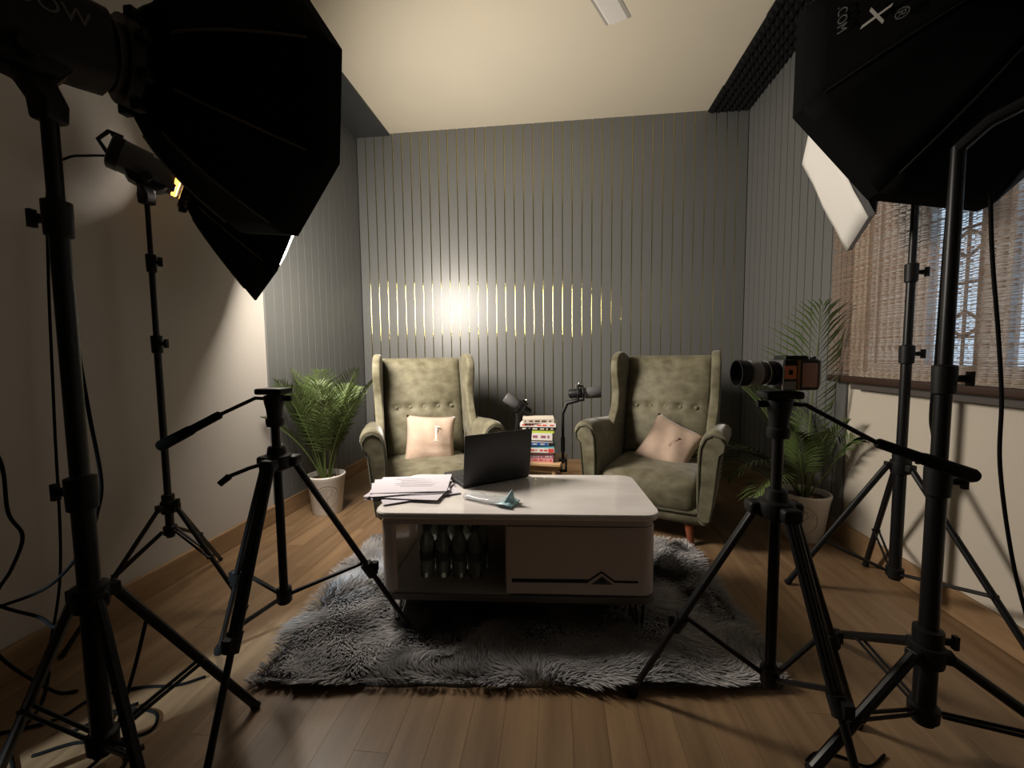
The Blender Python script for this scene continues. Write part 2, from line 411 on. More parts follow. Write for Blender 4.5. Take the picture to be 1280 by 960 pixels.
# window
wn = struct(MB().bb(PLR+.02, PLR+.10, WY0, WY0+.04, WZ0, WZ1).bb(PLR+.02, PLR+.10, WY1-.04, WY1, WZ0, WZ1)
            .bb(PLR+.02, PLR+.10, WY0+.04, WY1-.04, WZ0, WZ0+.04).bb(PLR+.02, PLR+.10, WY0+.04, WY1-.04, WZ1-.04, WZ1).build('window_1', 'frame_white'))
panes = [(1.70, 1.905), (1.33, 1.585), (.98, 1.20)]
edges = [WY1-.04, 1.905, 1.70, 1.585, 1.33, 1.20, .98, WY0+.04]
for a_, b_ in ((1.905, WY1-.04), (1.585, 1.70), (1.20, 1.33), (WY0+.04, .98)):
    MB().bb(PLR+.03, PLR+.07, a_, b_, WZ0+.04, WZ1-.04).build('shutter_panel', 'frame_white', wn, bevel=.004)
for a_, b_ in panes:
    p = MB().bb(PLR+.045, PLR+.051, a_, b_, WZ0+.04, WZ1-.04).build('pane', 'window_glass', wn)
    g = MB(); ym = (a_+b_)/2
    for zz in (1.05, 1.26, 1.47, 1.68, 1.89): g.cyl((PLR+.085, a_, zz), (PLR+.085, b_, zz), .006, n=6)
    g.cyl((PLR+.085, ym, WZ0+.04), (PLR+.085, ym, WZ1-.04), .006, n=6)
    for zz in (1.05, 1.36, 1.78):
        for sg in (-1, 1):
            g.tube([(PLR+.085, ym+sg*.06*math.sin(PI*t/8), zz+.10*t/8) for t in range(9)], .006, 6)
    g.build('window_grille', 'iron', wn)
struct(MB().bb(PLR-.055, PLR+.02, WY0-.04, 2.20, .815, .838).build('trim_2', 'sill_grey', bevel=.003))
# woven reed blind
bl = thing('window_blind', 'brown woven reed blind hanging over the window on the cream wall', 'blind', (1.425, 1.6, .862))
by1, by0 = 2.345-1.6, .75-1.6; bz1 = 1.55
pt = .0368; ns = int((by1-by0)/pt)
q = MB(); rings = []
for zz in (0.018, bz1):
    rings.append([(-.013*math.sin(PI*k/6), -.0165*math.cos(PI*k/6), zz) for k in range(7)]+[(.001-.010*math.sin(PI*k/6), .0150*math.cos(PI*k/6), zz) for k in range(1, 6)])
q.loft(rings); slm = q.mesh('blind_slat', 50); slm.materials.append(MATS['woven_reed'])
for i in range(ns): link_mesh('blind_slat', slm, bl, (0, by1-pt*(i+.5), 0))
q = MB()
for k in range(74): q.tube([(-.0145 if j % 2 else -.0005, by1-pt*j/2, .03+k*.0205+.001*math.sin(j*k)) for j in range(2*ns+1)], .0011, 3)
o = q.build('twine_weave', 'twine', bl); o['kind'] = 'stuff'
MB().rbox((0, (by0+by1)/2, 0), (.020, by1-by0+.01, .034), .008, 3).build('bottom_rail', 'dark_wood', bl)
MB().rbox((.005, (by0+by1)/2, bz1), (.045, by1-by0+.02, .05), .008, 3).build('head_rail', 'dark_wood', bl)

# ceiling fan: hub out of view, blade tip in view
fan = thing('ceiling_fan', 'pale ceiling fan with a grey rimmed blade under the cream ceiling', 'ceiling fan', (-.03, 1.56, 2.60))
MB().lathe([(.03, -.06), (.10, -.05), (.13, -.02), (.13, .03), (.08, .06), (.03, .07)], n=28).build('motor', 'fan_white', fan)
MB().cyl((0, 0, .06), (0, 0, .235), .012).build('rod', 'fan_white', fan)
MB().lathe([(.015, .20), (.06, .25), (.065, .283)], n=24).build('canopy', 'fan_white', fan)
for k in range(3):
    an = math.atan2(.87, .49)+k*2*PI/3; d = Vector((math.cos(an), math.sin(an), 0)); s = Vector((-math.sin(an), math.cos(an), 0))
    b = MB()
    pr = [(-.062, .004), (-.047, .004), (-.045, -.001), (.040, -.001), (.042, .005), (.050, .007), (.060, .001), (.062, .008), (.050, .013), (.038, .010), (-.045, .006), (-.060, .010)]
    b.loft([[d*r+s*x+Vector((0, 0, z-.015+x*.10)) for x, z in pr] for r in (.15, .66)]); bl_ = b.build('blade', 'fan_white', fan, angle=25)
    MB().prism([(-.062, -.0012), (-.046, -.0012), (-.046, .0035), (-.062, .0035)], d*.15+Vector((0, 0, -.0155-.0055)), s, (0, 0, 1), d*.51).build('blade_edge', 'fan_brown', bl_)
    MB().box(tuple(d*.14+Vector((0, 0, -.010))), (.12, .035, .006), Matrix.Rotation(an, 3, 'Z')).build('blade_bracket', 'fan_brown', fan)

# ------------------------------------------------------------------ rug
def make_rug():
    t = thing('shag_rug', 'silver grey long-pile fur rug under the coffee table', 'rug', (-.13, 1.62, 0))
    FL, FR, BR, BL = [np.array(p)-np.array((-.13, 1.62)) for p in ((-.935, 1.085), (.68, 1.235), (.655, 2.15), (-.985, 2.05))]
    def bil(u, v): return (FL*(1-u)*(1-v)+FR*u*(1-v)+BR*u*v+BL*(1-u)*v)
    n = 40; ring = []
    for i in range(4*n):
        s, k = divmod(i, n); f = k/n
        u, v = [(f, 0), (1, f), (1-f, 1), (0, 1-f)][s]
        u = .5+(u-.5)*(.985+.006*math.sin(i*.9)); v = .5+(v-.5)*(.98+.008*math.sin(i*1.3))
        p = bil(u, v); ring.append(p)
    MB().loft([[(p[0], p[1], .001) for p in ring], [(p[0]*.995, p[1]*.995, .010) for p in ring]]).build('rug_base', 'mid_grey', t)
    N = 75000
    u = RNG.random(N); v = RNG.random(N)
    P = (FL[None]*((1-u)*(1-v))[:, None]+FR[None]*(u*(1-v))[:, None]+BR[None]*(u*v)[:, None]+BL[None]*((1-u)*v)[:, None])
    def fld(p, seed, sc):
        r = np.random.default_rng(seed); o = np.zeros(len(p))
        for _ in range(9):
            k = r.normal(size=2)*sc; o += np.sin(p@k+r.uniform(0, 6.28))
        return o/3
    ang = 2.4*fld(P, 1, 5.5)+1.2*fld(P, 2, 13)
    lean = np.clip(.62+.22*fld(P, 3, 9), .25, 1.0)
    hgt = np.clip(1+.25*fld(P, 4, 14), .6, 1.4)
    tone = np.clip(.50+.16*fld(P, 5, 7)+.18*fld(P, 6, 26)+RNG.normal(size=N)*.12, 0, 1)
    L = .052*hgt*RNG.uniform(.75, 1.15, N)
    ang = ang+RNG.normal(size=N)*.25
    D = np.stack([np.cos(ang), np.sin(ang)], 1)
    # at the border the pile falls outwards
    e = np.minimum(np.minimum(u, 1-u)*1.65, np.minimum(v, 1-v)*.95)
    cen = P/np.linalg.norm(P*np.array([.6, 1.0]), axis=1)[:, None]
    k = np.clip(1-e/.05, 0, 1)[:, None]*.7; D = D*(1-k)+cen*k
    S = np.stack([-D[:, 1], D[:, 0]], 1); S /= np.linalg.norm(S, axis=1)[:, None]
    w = .0021*RNG.uniform(.7, 1.4, N)
    V = np.zeros((N, 5, 3)); 
    def put(i, along, up, wid, sg):
        V[:, i, :2] = P+D*(L*along*lean)[:, None]+S*(w*wid*sg)[:, None]
        V[:, i, 2] = .009+L*up*(1.1-lean*.75)
    put(0, 0, 0, 1, -1); put(1, 0, 0, 1, 1); put(2, .45, .72, .9, 1); put(3, .45, .72, .9, -1); put(4, 1.05, .95, 0, 1)
    me = bpy.data.meshes.new('pile'); me.vertices.add(N*5); me.vertices.foreach_set('co', V.ravel())
    idx = np.arange(N)*5
    quad = np.stack([idx, idx+1, idx+2, idx+3], 1); tri = np.stack([idx+3, idx+2, idx+4], 1)
    loops = np.concatenate([quad.ravel(), tri.ravel()]); me.loops.add(len(loops)); me.loops.foreach_set('vertex_index', loops)
    me.polygons.add(2*N); st = np.concatenate([np.arange(N)*4, 4*N+np.arange(N)*3]); me.polygons.foreach_set('loop_start', st)
    me.update(calc_edges=True); me.validate()
    at = me.attributes.new('tone', 'FLOAT', 'POINT'); at.data.foreach_set('value', np.repeat(tone, 5))
    me.polygons.foreach_set('use_smooth', [True]*len(me.polygons))
    o = bpy.data.objects.new('pile', me); C.objects.link(o); o.parent = t; me.materials.append(MATS['grey_fur']); o['kind'] = 'stuff'
make_rug()

# ------------------------------------------------------------------ wing chairs (local: faces -Y)
def make_chair(label, loc, rz):
    t = thing('wing_chair', label, 'armchair', loc, rz, 'wing chairs facing the coffee table')
    seat = MB().rbox((0, -.115, .255), (.525, .60, .18), .055, 6, (.004, .012, .022)).build('seat', 'velvet', t, angle=0)
    MB().tube([(x_, -.417+.010*(x_/.26)**2, .180) for x_ in np.linspace(-.255, .255, 9)], .006, 6).build('piping', 'velvet_dark', seat)
    MB().rbox((0, -.02, .165), (.60, .76, .11), .035, 4, (0, .012, 0)).build('seat_base', 'velvet', t, angle=0)
    # backrest with a row of dimples
    nx, nz = 33, 37; BTN = [-.184, -.092, 0, .092, .184]; zb = .655; q = MB(); fr = []; bk = []
    def yb(z): return .105+(z-.33)*.285
    for j in range(nz):
        zf = j/(nz-1); z = .33+zf*.655
        rowf = []; rowb = []
        for i in range(nx):
            xf = -1+2*i/(nx-1); hw = .258+.006*zf
            top = .010*(1-xf*xf) if zf > .9 else 0
            ed = max(abs(xf)**10*.022, (abs(2*zf-1))**14*.030)
            y = yb(z)-.030*(1-xf*xf)*(1-(2*zf-1)**4)*.9+ed
            for b in BTN:
                d2 = ((xf*hw-b)/.024)**2+((z-zb)/.024)**2
                y += .022*math.exp(-d2)
            y += .004*math.exp(-((z-zb)/.012)**2)
            rowf.append((xf*hw, y-.02, z+top*0))
            rowb.append((xf*hw, yb(z)+.11, z-.004))
        fr.append(rowf); bk.append(rowb)
    V = [p for r in fr for p in r]+[p for r in bk for p in r]; F = []; o_ = nx*nz
    for j in range(nz-1):
        for i in range(nx-1):
            a = j*nx+i; F += [(a, a+1, a+nx+1, a+nx), (o_+a, o_+a+nx, o_+a+nx+1, o_+a+1)]
    for j in range(nz-1):
        for i in (0, nx-1):
            a = j*nx+i; F.append((a, a+nx, o_+a+nx, o_+a))
    for i in range(nx-1):
        for j in (0, nz-1):
            a = j*nx+i; F.append((a, a+1, o_+a+1, o_+a))
    back = q.add(V, F).build('backrest', 'velvet', t, angle=60)
    for b in BTN:
        bm = MB(); bm.lathe([(.004, -.008), (.010, -.006), (.0125, -.001), (.010, .004), (.003, .006)], (b, yb(zb)-.026, zb), 12, (0, -1, .25)); bm.build('button', 'velvet', back)
    # outer back shell
    q = MB(); rings = []
    for z, hw, y0, y1 in ((.11, .30, .22, .34), (.40, .315, .24, .40), (.70, .315, .29, .445), (.90, .30, .34, .475), (.975, .285, .36, .475), (.985, .27, .38, .46)):
        rings.append([(-hw, y0, z), (-hw, (y0+y1)/2, z), (-hw+.03, y1, z), (0, y1+.008, z), (hw-.03, y1, z), (hw, (y0+y1)/2, z), (hw, y0, z), (0, y0, z)])
    q.loft(rings).build('back_shell', 'velvet', t, sub=1, angle=0)
    # wings
    prof = [(-.10, .500), (-.06, .575), (.015, .635), (.062, .70), (.072, .77), (.055, .84), (.040, .91), (.052, .975), (.105, 1.015), (.18, 1.016), (.27, .988), (.345, .965), (.40, .95), (.40, .80), (.36, .65), (.32, .50), (.18, .46), (.03, .465)]
    cy = sum(p[0] for p in prof)/len(prof); cz = sum(p[1] for p in prof)/len(prof)
    for sg in (-1, 1):
        q = MB(); rings = []
        for xx, sc in ((.262, .84), (.265, .95), (.272, .99), (.288, 1.0), (.304, .99), (.312, .95), (.314, .84)):
            ring = []
            for y, z in prof:
                py = cy+(y-cy)*sc; pz = cz+(z-cz)*(1-(1-sc)*.55)
                fl_ = .10*max(0, .20-y)*max(0, min(1, (z-.55)/.25))
                ring.append((sg*(xx+fl_), py, pz))
            rings.append(ring)
        q.loft(rings).build('wing', 'velvet', t, sub=2, angle=0)
    # rolled arms
    sec = [(.258, .14), (.257, .36), (.259, .47), (.266, .55), (.290, .600), (.330, .622), (.372, .612), (.398, .575), (.392, .535), (.366, .512), (.356, .42), (.343, .28), (.325, .12), (.285, .115)]
    for sg in (-1, 1):
        q = MB(); rings = []
        for y, dz, sc in ((-.425, 0, .86), (-.432, 0, .97), (-.42, .004, 1.0), (-.36, .006, 1), (-.22, -.004, 1), (-.06, -.020, .98), (.10, -.024, .95), (.26, -.030, .92)):
            rings.append([(sg*(.315+(x_-.315)*sc), y+.10*max(0, .30-z)*(1 if y < -.3 else 0), .40+(z-.40)*sc+dz*(1 if z > .45 else 0)) for x_, z in sec])
        arm = q.loft(rings).build('arm', 'velvet', t, sub=1, angle=0)
        ins = [(.315+(x_-.315)*.80, .40+(z-.40)*.88) for x_, z in sec]
        MB().prism(ins, (0, -.436, 0), (sg, 0, 0), (0, .0, 1), (0, .012, 0)).build('arm_front', 'velvet', arm, bevel=.004, angle=40)
        loop = [(sg*x_, -.437+.06*max(0, .30-z), z) for x_, z in ins]; loop.append(loop[0])
        MB().tube(loop, .005, 6).build('piping', 'velvet_dark', arm)
    for sx in (-1, 1):
        MB().cyl((sx*.235, -.375, 0), (sx*.215, -.345, .125), .015, .026, 14).build('leg', 'leg_wood', t)
        MB().cyl((sx*.245, .40, 0), (sx*.235, .31, .125), .015, .026, 14).build('leg', 'leg_wood', t)
    return t
CH = math.radians(24)
make_chair('olive velvet wing chair standing beside the potted palm at the plaster wall', (-.835, 2.555, 0), CH)
make_chair('olive velvet wing chair standing in front of the camera lens', (.628, 2.612, 0), -CH)

def make_cushion(label, loc, rot, size=.33, thick=.12):
    t = thing('throw_cushion', label, 'cushion', loc)
    t.rotation_euler = rot; n = 17; V = []; F = []
    for side in (1, -1):
        for j in range(n):
            for i in range(n):
                u = -1+2*i/(n-1); v = -1+2*j/(n-1)
                h = ((1-u**2)**.55)*((1-v**2)**.55) if abs(u) < 1 and abs(v) < 1 else 0
                pu = u*(1-.07*(1-v*v)*u*u); pv = v*(1-.07*(1-u*u)*v*v)
                w = .006*math.sin(7*u+3*v)+.008*math.exp(-((v+.35+.08*u)/.07)**2)*-1
                V.append((pu*size/2, side*-thick/2*h+(w*h if side > 0 else 0)*-1, pv*size/2))
    o_ = n*n
    for j in range(n-1):
        for i in range(n-1):
            a = j*n+i; F += [(a, a+1, a+n+1, a+n), (o_+a, o_+a+n, o_+a+n+1, o_+a+1)]
    for i in range(n-1):
        for a, b in ((i, i+1), ((n-1)*n+i, (n-1)*n+i+1), (i*n, (i+1)*n), (i*n+n-1, (i+1)*n+n-1)): F.append((a, b, o_+b, o_+a))
    m = MB().add(V, F); ob = m.build('cover', 'cushion_pink', t, angle=0)
    bmm = bmesh.new(); bmm.from_mesh(ob.data); bmesh.ops.remove_doubles(bmm, verts=bmm.verts, dist=1e-5); bmm.to_mesh(ob.data); bmm.free()
    return t
def rotm(z, x, y=0): return (Matrix.Rotation(z, 3, 'Z') @ Matrix.Rotation(x, 3, 'X') @ Matrix.Rotation(y, 3, 'Y')).to_euler()
def chair_pt(c, rz, p): return tuple(Vector(c)+Matrix.Rotation(rz, 3, 'Z') @ Vector(p))
cu1 = make_cushion('blush pink square cushion sitting upright with a pale printed motif', chair_pt((-.835, 2.555, 0), CH, (.015, -.02, .462)), rotm(CH-.05, -.34, .08), .315)
MB().box((.03, -.063, .03), (.012, .002, .075)).box((.035, -.061, .075), (.03, .002, .008)).box((.03, -.062, -.012), (.03, .002, .006)).build('printed_motif', 'print_pale', cu1)
cu2 = make_cushion('blush pink square cushion tipped over onto one corner', chair_pt((.628, 2.612, 0), -CH, (.062, -.035, .445)), rotm(-CH+.12, -.42, .46), .30)
MB().box((.02, -.063, .02), (.012, .002, .075), Matrix.Rotation(.3, 3, 'Y')).build('printed_motif', 'print_brown', cu2)

# ------------------------------------------------------------------ coffee table (local: front faces -Y)
TR = math.radians(3.2); TLOC = (-.163, 1.618, 0)
tb = thing('coffee_table', 'white gloss coffee table with marble top and open shelf', 'coffee table', TLOC, TR)
def rrect(w, d, r, n=6):
    pts = []
    for cx, cy, a0 in ((w/2-r, d/2-r, 0), (-w/2+r, d/2-r, PI/2), (-w/2+r, -d/2+r, PI), (w/2-r, -d/2+r, 3*PI/2)):
        for k in range(n+1): pts.append((cx+r*math.cos(a0+PI/2*k/n), cy+r*math.sin(a0+PI/2*k/n)))
    return pts
TW, TD = 1.01, .475
def slab(w, d, r, zs):
    return MB().loft([[(x_, y_, z) for x_, y_ in rrect(w+dw, d+dw, r)] for z, dw in zs])
slab(TW, TD, .055, [(.424, -.020), (.428, -.006), (.436, 0), (.445, 0), (.450, -.006)]).build('table_top', 'marble', tb)
slab(TW-.035, TD-.035, .05, [(.404, 0), (.424, 0)]).build('top_rail', 'table_body', tb)
slab(TW-.02, TD-.02, .05, [(.122, -.03), (.126, -.004), (.132, 0), (.150, 0)]).build('base_panel', 'table_base', tb)
bw, bd = TW-.03, TD-.03; xs = -.035        # divider position
# drawer block, front right, rounded outer corners
def rr_half(x0, x1, y0, y1, r, n=6):
    pts = [(x0, y0)]
    for k in range(n+1): a = -PI/2+PI/2*k/n; pts.append((x1-r+r*math.cos(a), y0+r+r*math.sin(a)))
    for k in range(n+1): a = PI/2*k/n; pts.append((x1-r+r*math.cos(a), y1-r+r*math.sin(a)))
    pts.append((x0, y1)); return pts
MB().loft([[(x_, y_, z) for x_, y_ in rr_half(xs+.018, bw/2, -bd/2+.018, bd/2, .05)] for z in (.150, .404)]).build('drawer_case', 'table_body', tb)
df = MB().loft([[(x_, y_, z) for x_, y_ in rr_half(xs+.004, bw/2+.001, -bd/2, -bd/2+.10, .05)][:8]+[(bw/2-.06, -bd/2+.017, z), (xs+.004, -bd/2+.017, z)] for z in (.156, .400)]).build('drawer_front', 'table_body', tb, bevel=.0015)
yf = -bd/2
line = [(xs+.025, .207), (xs+.300-.012, .207), (xs+.338-.008, .243), (xs+.378-.012, .207), (xs+.470, .207), (xs+.470, .203)]
def stroke(pts, w0): # mitred ribbon
    up = [(x_, z+w0/2) for x_, z in pts]; dn = [(x_, z-w0/2) for x_, z in pts]; return up+dn[::-1]
MB().prism(stroke([(xs+.022, .205), (xs+.290, .207)], .013), (0, yf-.0012, 0), (1, 0, 0), (0, 0, 1), (0, .003, 0)).build('handle_groove', 'black', df)
MB().prism(stroke([(xs+.290, .208), (xs+.336, .241), (xs+.382, .207), (xs+.462, .207)], .008), (0, yf-.0012, 0), (1, 0, 0), (0, 0, 1), (0, .003, 0)).build('handle_groove', 'black', df)
MB().prism([(xs+.300, .196), (xs+.376, .196), (xs+.338, .226)], (0, yf-.0010, 0), (1, 0, 0), (0, 0, 1), (0, .003, 0)).build('handle_triangle', 'dark_grey', df)
MB().prism([(xs+.322, .205), (xs+.354, .205), (xs+.338, .219)], (0, yf-.0018, 0), (1, 0, 0), (0, 0, 1), (0, .003, 0)).build('handle_inlay', 'black', df)
# open shelf on the left
left = [(-x_, y_) for x_, y_ in rr_half(0, bw/2, -bd/2, bd/2, .05)]
outer = left[1:-1]; inner = [(x_+.014, y_*.965) for x_, y_ in outer]
MB().loft([[(x_, y_, z) for x_, y_ in outer+inner[::-1]] for z in (.150, .404)]).build('side_panel', 'table_body', tb)
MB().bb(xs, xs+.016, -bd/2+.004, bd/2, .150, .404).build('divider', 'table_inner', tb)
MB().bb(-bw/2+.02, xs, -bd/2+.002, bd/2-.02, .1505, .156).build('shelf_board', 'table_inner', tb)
for sx in (-1, 1):
    for sy in (-1, 1):
        x0 = sx*(TW/2-.075); y0 = sy*(TD/2-.06)
        q = MB(); tip = Vector((x0+sx*.012, y0+sy*.012, .006))
        for dx, dy in ((-.028, 0), (.028, 0), (0, -sy*.03)):
            q.tube([(x0+dx, y0+dy, .124), tuple(tip+Vector((dx*.30, dy*.30, .01))), tuple(tip)], .005, 8)
        q.sphere(tuple(tip), .006)
        q.box((x0, y0-sy*.008, .1215), (.08, .05, .003)); q.build('leg', 'silver' if sx < 0 else 'black_metal', tb)
def tp(x_, y_, z): return tuple(Vector(TLOC)+Matrix.Rotation(TR, 3, 'Z') @ Vector((x_, y_, z)))
# water bottles on the shelf
def make_bottle():
    t = thing('water_bottle', 'x', 'bottle')
    prof = [(.012, .001), (.026, .0), (.0285, .008), (.0285, .05), (.0265, .056), (.0285, .062), (.0285, .085), (.0262, .10), (.0285, .115), (.028, .135), (.022, .155), (.0135, .170), (.0125, .182)]
    MB().lathe(prof, n=16).build('bottle_body', 'bottle_plastic', t)
    MB().lathe([(.0292, .066), (.0294, .068), (.0294, .098), (.0292, .10)], n=16, cap=False).build('label_band', 'bottle_label', t)
    MB().lathe([(.0155, .178), (.0155, .198), (.014, .200)], n=14).build('cap', 'bottle_cap', t)
    return t
b0 = make_bottle(); first = True
for r in range(2):
    for c in range(4):
        b = b0 if first else copy_tree(b0); first = False
        b.location = tp(-.345+.062*c+.015*r, -.105+.066*r, .157); b.rotation_euler = (0, 0, c*.7+r)
        b['label'] = 'small clear water bottle on the table shelf, %s row, %s the drawer' % ('front' if r == 0 else 'rear', ('fourth from', 'third from', 'second from', 'next to')[c])
        b['group'] = 'water bottles in the table, %s row' % ('front' if r == 0 else 'rear')
cb = thing('tissue_carton', 'pale carton with crumpled wrap standing behind the bottles on the table shelf', 'carton', tp(-.118, .130, .157), TR)
MB().rbox((0, 0, .095), (.15, .15, .19), .006, 2).build('carton_body', 'carton', cb)
q = MB(); n = 9; V = []; F = []
for j in range(n):
    for i in range(n):
        V.append((-.078+.156*i/(n-1), -.080+.16*j/(n-1), .194+random.uniform(0, .022)))
for j in range(n-1):
    for i in range(n-1): a = j*n+i; F.append((a, a+1, a+n+1, a+n))
q.add(V, F); w_ = q.build('crumpled_wrap', 'paper', cb, angle=10); sd = w_.modifiers.new('s', 'SOLIDIFY'); sd.thickness = .0015
# papers
PZ = .4508
sheets = [(-.585, 1.600, .30), (-.600, 1.585, .10), (-.565, 1.580, .55), (-.610, 1.610, .42), (-.590, 1.570, -.05), (-.605, 1.600, .22), (-.600, 1.605, .36), (-.595, 1.615, .16)]
pos_txt = ['bottom sheet', 'second sheet from the bottom', 'third sheet from the bottom', 'fourth sheet from the bottom', 'fourth sheet from the top', 'third sheet from the top', 'second sheet from the top', 'top sheet']
def make_sheet(i, x_, y_, a):
    nx, ny = 10, 8; V = []; F = []; z0 = PZ+.0031*i; hw, hh = .1485, .105
    for s in (0, 1):
        for j in range(ny):
            for k in range(nx):
                u = -1+2*k/(nx-1); v = -1+2*j/(ny-1)
                lift = (.0015+.0012*i)*max(0, u*.5*(1 if i % 2 else -1)+v*.3)**2*(0 if i == 0 else 1)
                V.append((u*hw, v*hh, lift+s*.0006+(.0005*math.sin(3*u+i) if i else 0)))
    o_ = nx*ny
    for j in range(ny-1):
        for k in range(nx-1):
            b = j*nx+k; F += [(b, b+nx, b+nx+1, b+1), (o_+b, o_+b+1, o_+b+nx+1, o_+b+nx)]
    for k in range(nx-1):
        for j in (0, ny-1): b = j*nx+k; F.append((b, b+1, o_+b+1, o_+b))
    for j in range(ny-1):
        for k in (0, nx-1): b = j*nx+k; F.append((b, b+nx, o_+b+nx, o_+b))
    o = MB().add(V, F).build('paper_sheet', 'paper', None, angle=20); o.location = (x_, y_, z0); o.rotation_euler = (0, 0, a)
    tag(o, 'white printed paper sheet on the coffee table, %s of the pile' % pos_txt[i], 'paper', 'sheets of the paper pile')
    return o
for i, (x_, y_, a) in enumerate(sheets): last = make_sheet(i, x_, y_, a)
q = MB()
for k in range(6): q.box((.01+.01*(k % 2), .065-.02*k, .0022), (.19-.03*(k % 3), .0025, .0006))
q.build('printed_lines', 'ink', last)
# laptop (local: screen hinge along x, back of lid faces -Y)
LA = math.atan2(.19, .26)
lp = thing('laptop', 'open black laptop with its lid back turned outwards on the coffee table', 'laptop', (-.258, 1.725, .4508), LA)
base = MB().rbox((0, .113, .009), (.322, .222, .016), .006, 3).build('base', 'laptop_black', lp)
q = MB()
for r in range(5):
    for c in range(13): q.box((-.132+.022*c, .055+.0185*r, .0178), (.018, .015, .0022))
o = q.build('keys', 'keys', base); o['kind'] = 'stuff'
MB().box((0, .185, .0172), (.09, .06, .0008)).build('touchpad', 'dark_grey', base)
RX = Matrix.Rotation(math.radians(7), 3, 'X')
lid = MB().rbox(tuple(Vector((0, 0, .016))+RX @ Vector((0, 0, .105))), (.322, .007, .212), .0034, 3, rot=RX).build('lid', 'laptop_black', lp)
MB().box(tuple(Vector((0, 0, .016))+RX @ Vector((0, .0038, .110))), (.30, .0008, .18), RX).build('screen', 'screen_glass', lid)
MB().cyl((-.12, .002, .012), (.12, .002, .012), .007).build('hinge', 'black', lp)
# torn packet
pk = thing('torn_packet', 'torn clear plastic packet of white sticks with pale blue end on the coffee table', 'packet', (-.262, 1.502, .4505), -.42)
def crumple(nx, ny, sx, sy, amp, z0, seed):
    r = random.Random(seed); V = []; F = []
    for j in range(ny):
        for i in range(nx):
            u = -1+2*i/(nx-1); v = -1+2*j/(ny-1)
            V.append((u*sx/2, v*sy/2*(1-.1*u*u), z0+amp*r.random()*(1-.5*abs(v))+.014*(1-v*v)*(1 if amp < .02 else 0)))
    for j in range(ny-1):
        for i in range(nx-1): a = j*nx+i; F.append((a, a+1, a+nx+1, a+nx))
    return MB().add(V, F)
for k in range(5):
    MB().rbox((-.012+random.uniform(-.004, .004), -.022+.011*k, .006), (.155, .008, .009), .003, 2).build('white_stick', 'paper', pk)
o = crumple(11, 7, .195, .078, .008, .006, 3).build('clear_wrap', 'plastic_clear', pk, angle=15); o.modifiers.new('s', 'SOLIDIFY').thickness = .0006
q = crumple(6, 6, .065, .085, .024, .004, 5); q.v = [(a+.085, b, c) for a, b, c in q.v]
q.add([(.085, -.03, .012), (.118, .0, .010), (.10, .03, .012), (.104, .004, .062), (.088, .008, .045)], [(0, 1, 3), (1, 2, 3), (0, 3, 4), (2, 4, 3)])
o = q.build('blue_end', 'plastic_blue', pk, angle=10); o.modifiers.new('s', 'SOLIDIFY').thickness = .0008

# ------------------------------------------------------------------ stool, books, microphones
SZ = .365
st = thing('side_stool', 'small light wooden stool holding the stack of books between the chairs', 'stool', (-.125, 2.525, 0), -.16)
MB().rbox((0, 0, SZ-.011), (.33, .27, .022), .006, 3).build('stool_top', 'stool_wood', st)
for sx in (-1, 1):
    for sy in (-1, 1):
        MB().cyl((sx*.135, sy*.105, 0), (sx*.118, sy*.09, SZ-.02), .012, .016, 10).build('leg', 'stool_wood', st)
for sy in (-1, 1): MB().box((0, sy*.095, SZ-.045), (.23, .014, .036)).build('apron', 'stool_wood', st)
books = [(.024, 'book_pink', .195, 'white and pink'), (.018, 'book_plum', .190, 'plum spined'), (.013, 'book_brown', .188, 'dark brown'), (.027, 'book_white', .192, 'white spined with red end'),
         (.014, 'book_teal', .194, 'teal spined'), (.019, 'book_blue', .190, 'bright blue'), (.014, 'book_cream', .196, 'cream spined'), (.042, 'book_white', .195, 'thick white'),
         (.012, 'book_lime', .205, 'thin lime green'), (.022, 'book_black', .208, 'black spined'), (.022, 'book_white', .212, 'white spined with red lettering'), (.026, 'book_cream', .185, 'worn cream covered')]
order = ['lowest', 'second from the bottom', 'third from the bottom', 'fourth from the bottom', 'fifth from the bottom', 'sixth from the bottom', 'sixth from the top', 'fifth from the top', 'fourth from the top', 'third from the top', 'second from the top', 'topmost']
z = SZ+.0005
for i, (h, m_, w, nm) in enumerate(books):
    b = thing('book', '%s book, %s of the stack on the stool' % (nm, order[i]), 'book', (-.118+random.uniform(-.006, .006), 2.475+random.uniform(-.006, .006), z), -.06+random.uniform(-.05, .05) if i < 11 else .06, 'books stacked on the stool')
    d = .14; c = .0016
    cv = MB().bb(-w/2, w/2, -d/2, d/2, 0, c).bb(-w/2, w/2, -d/2, d/2, h-c, h).bb(-w/2, w/2, -d/2, -d/2+c, c, h-c).build('cover', m_, b)
    MB().bb(-w/2+.003, w/2-.003, -d/2+c, d/2-.003, c, h-c).build('pages', 'page', b)
    if h > .016:
        tx = ['book_red', 'book_cream', 'book_white', 'book_red', 'book_white', 'book_cream', 'book_red', 'book_plum', 'book_white', 'book_cream', 'book_red', 'book_brown'][i]
        q = MB(); xx = -w/2+.012
        while xx < w/2-.02:
            l = random.uniform(.006, .03); q.bb(xx, min(xx+l, w/2-.008), -d/2-.0006, -d/2, h*.32, h*.68); xx += l+random.uniform(.004, .02)
        q.build('spine_print', tx, b)
    if i == 3: MB().bb(w/2-.035, w/2-.004, -d/2-.0008, -d/2, .002, h-.002).build('spine_patch', 'book_red', b)
    if i == 5: MB().bb(w/2-.028, w/2+.0006, -d/2-.0008, -d/2, .001, h-.001).build('spine_patch', 'book_black', b)
    z += h+.0004

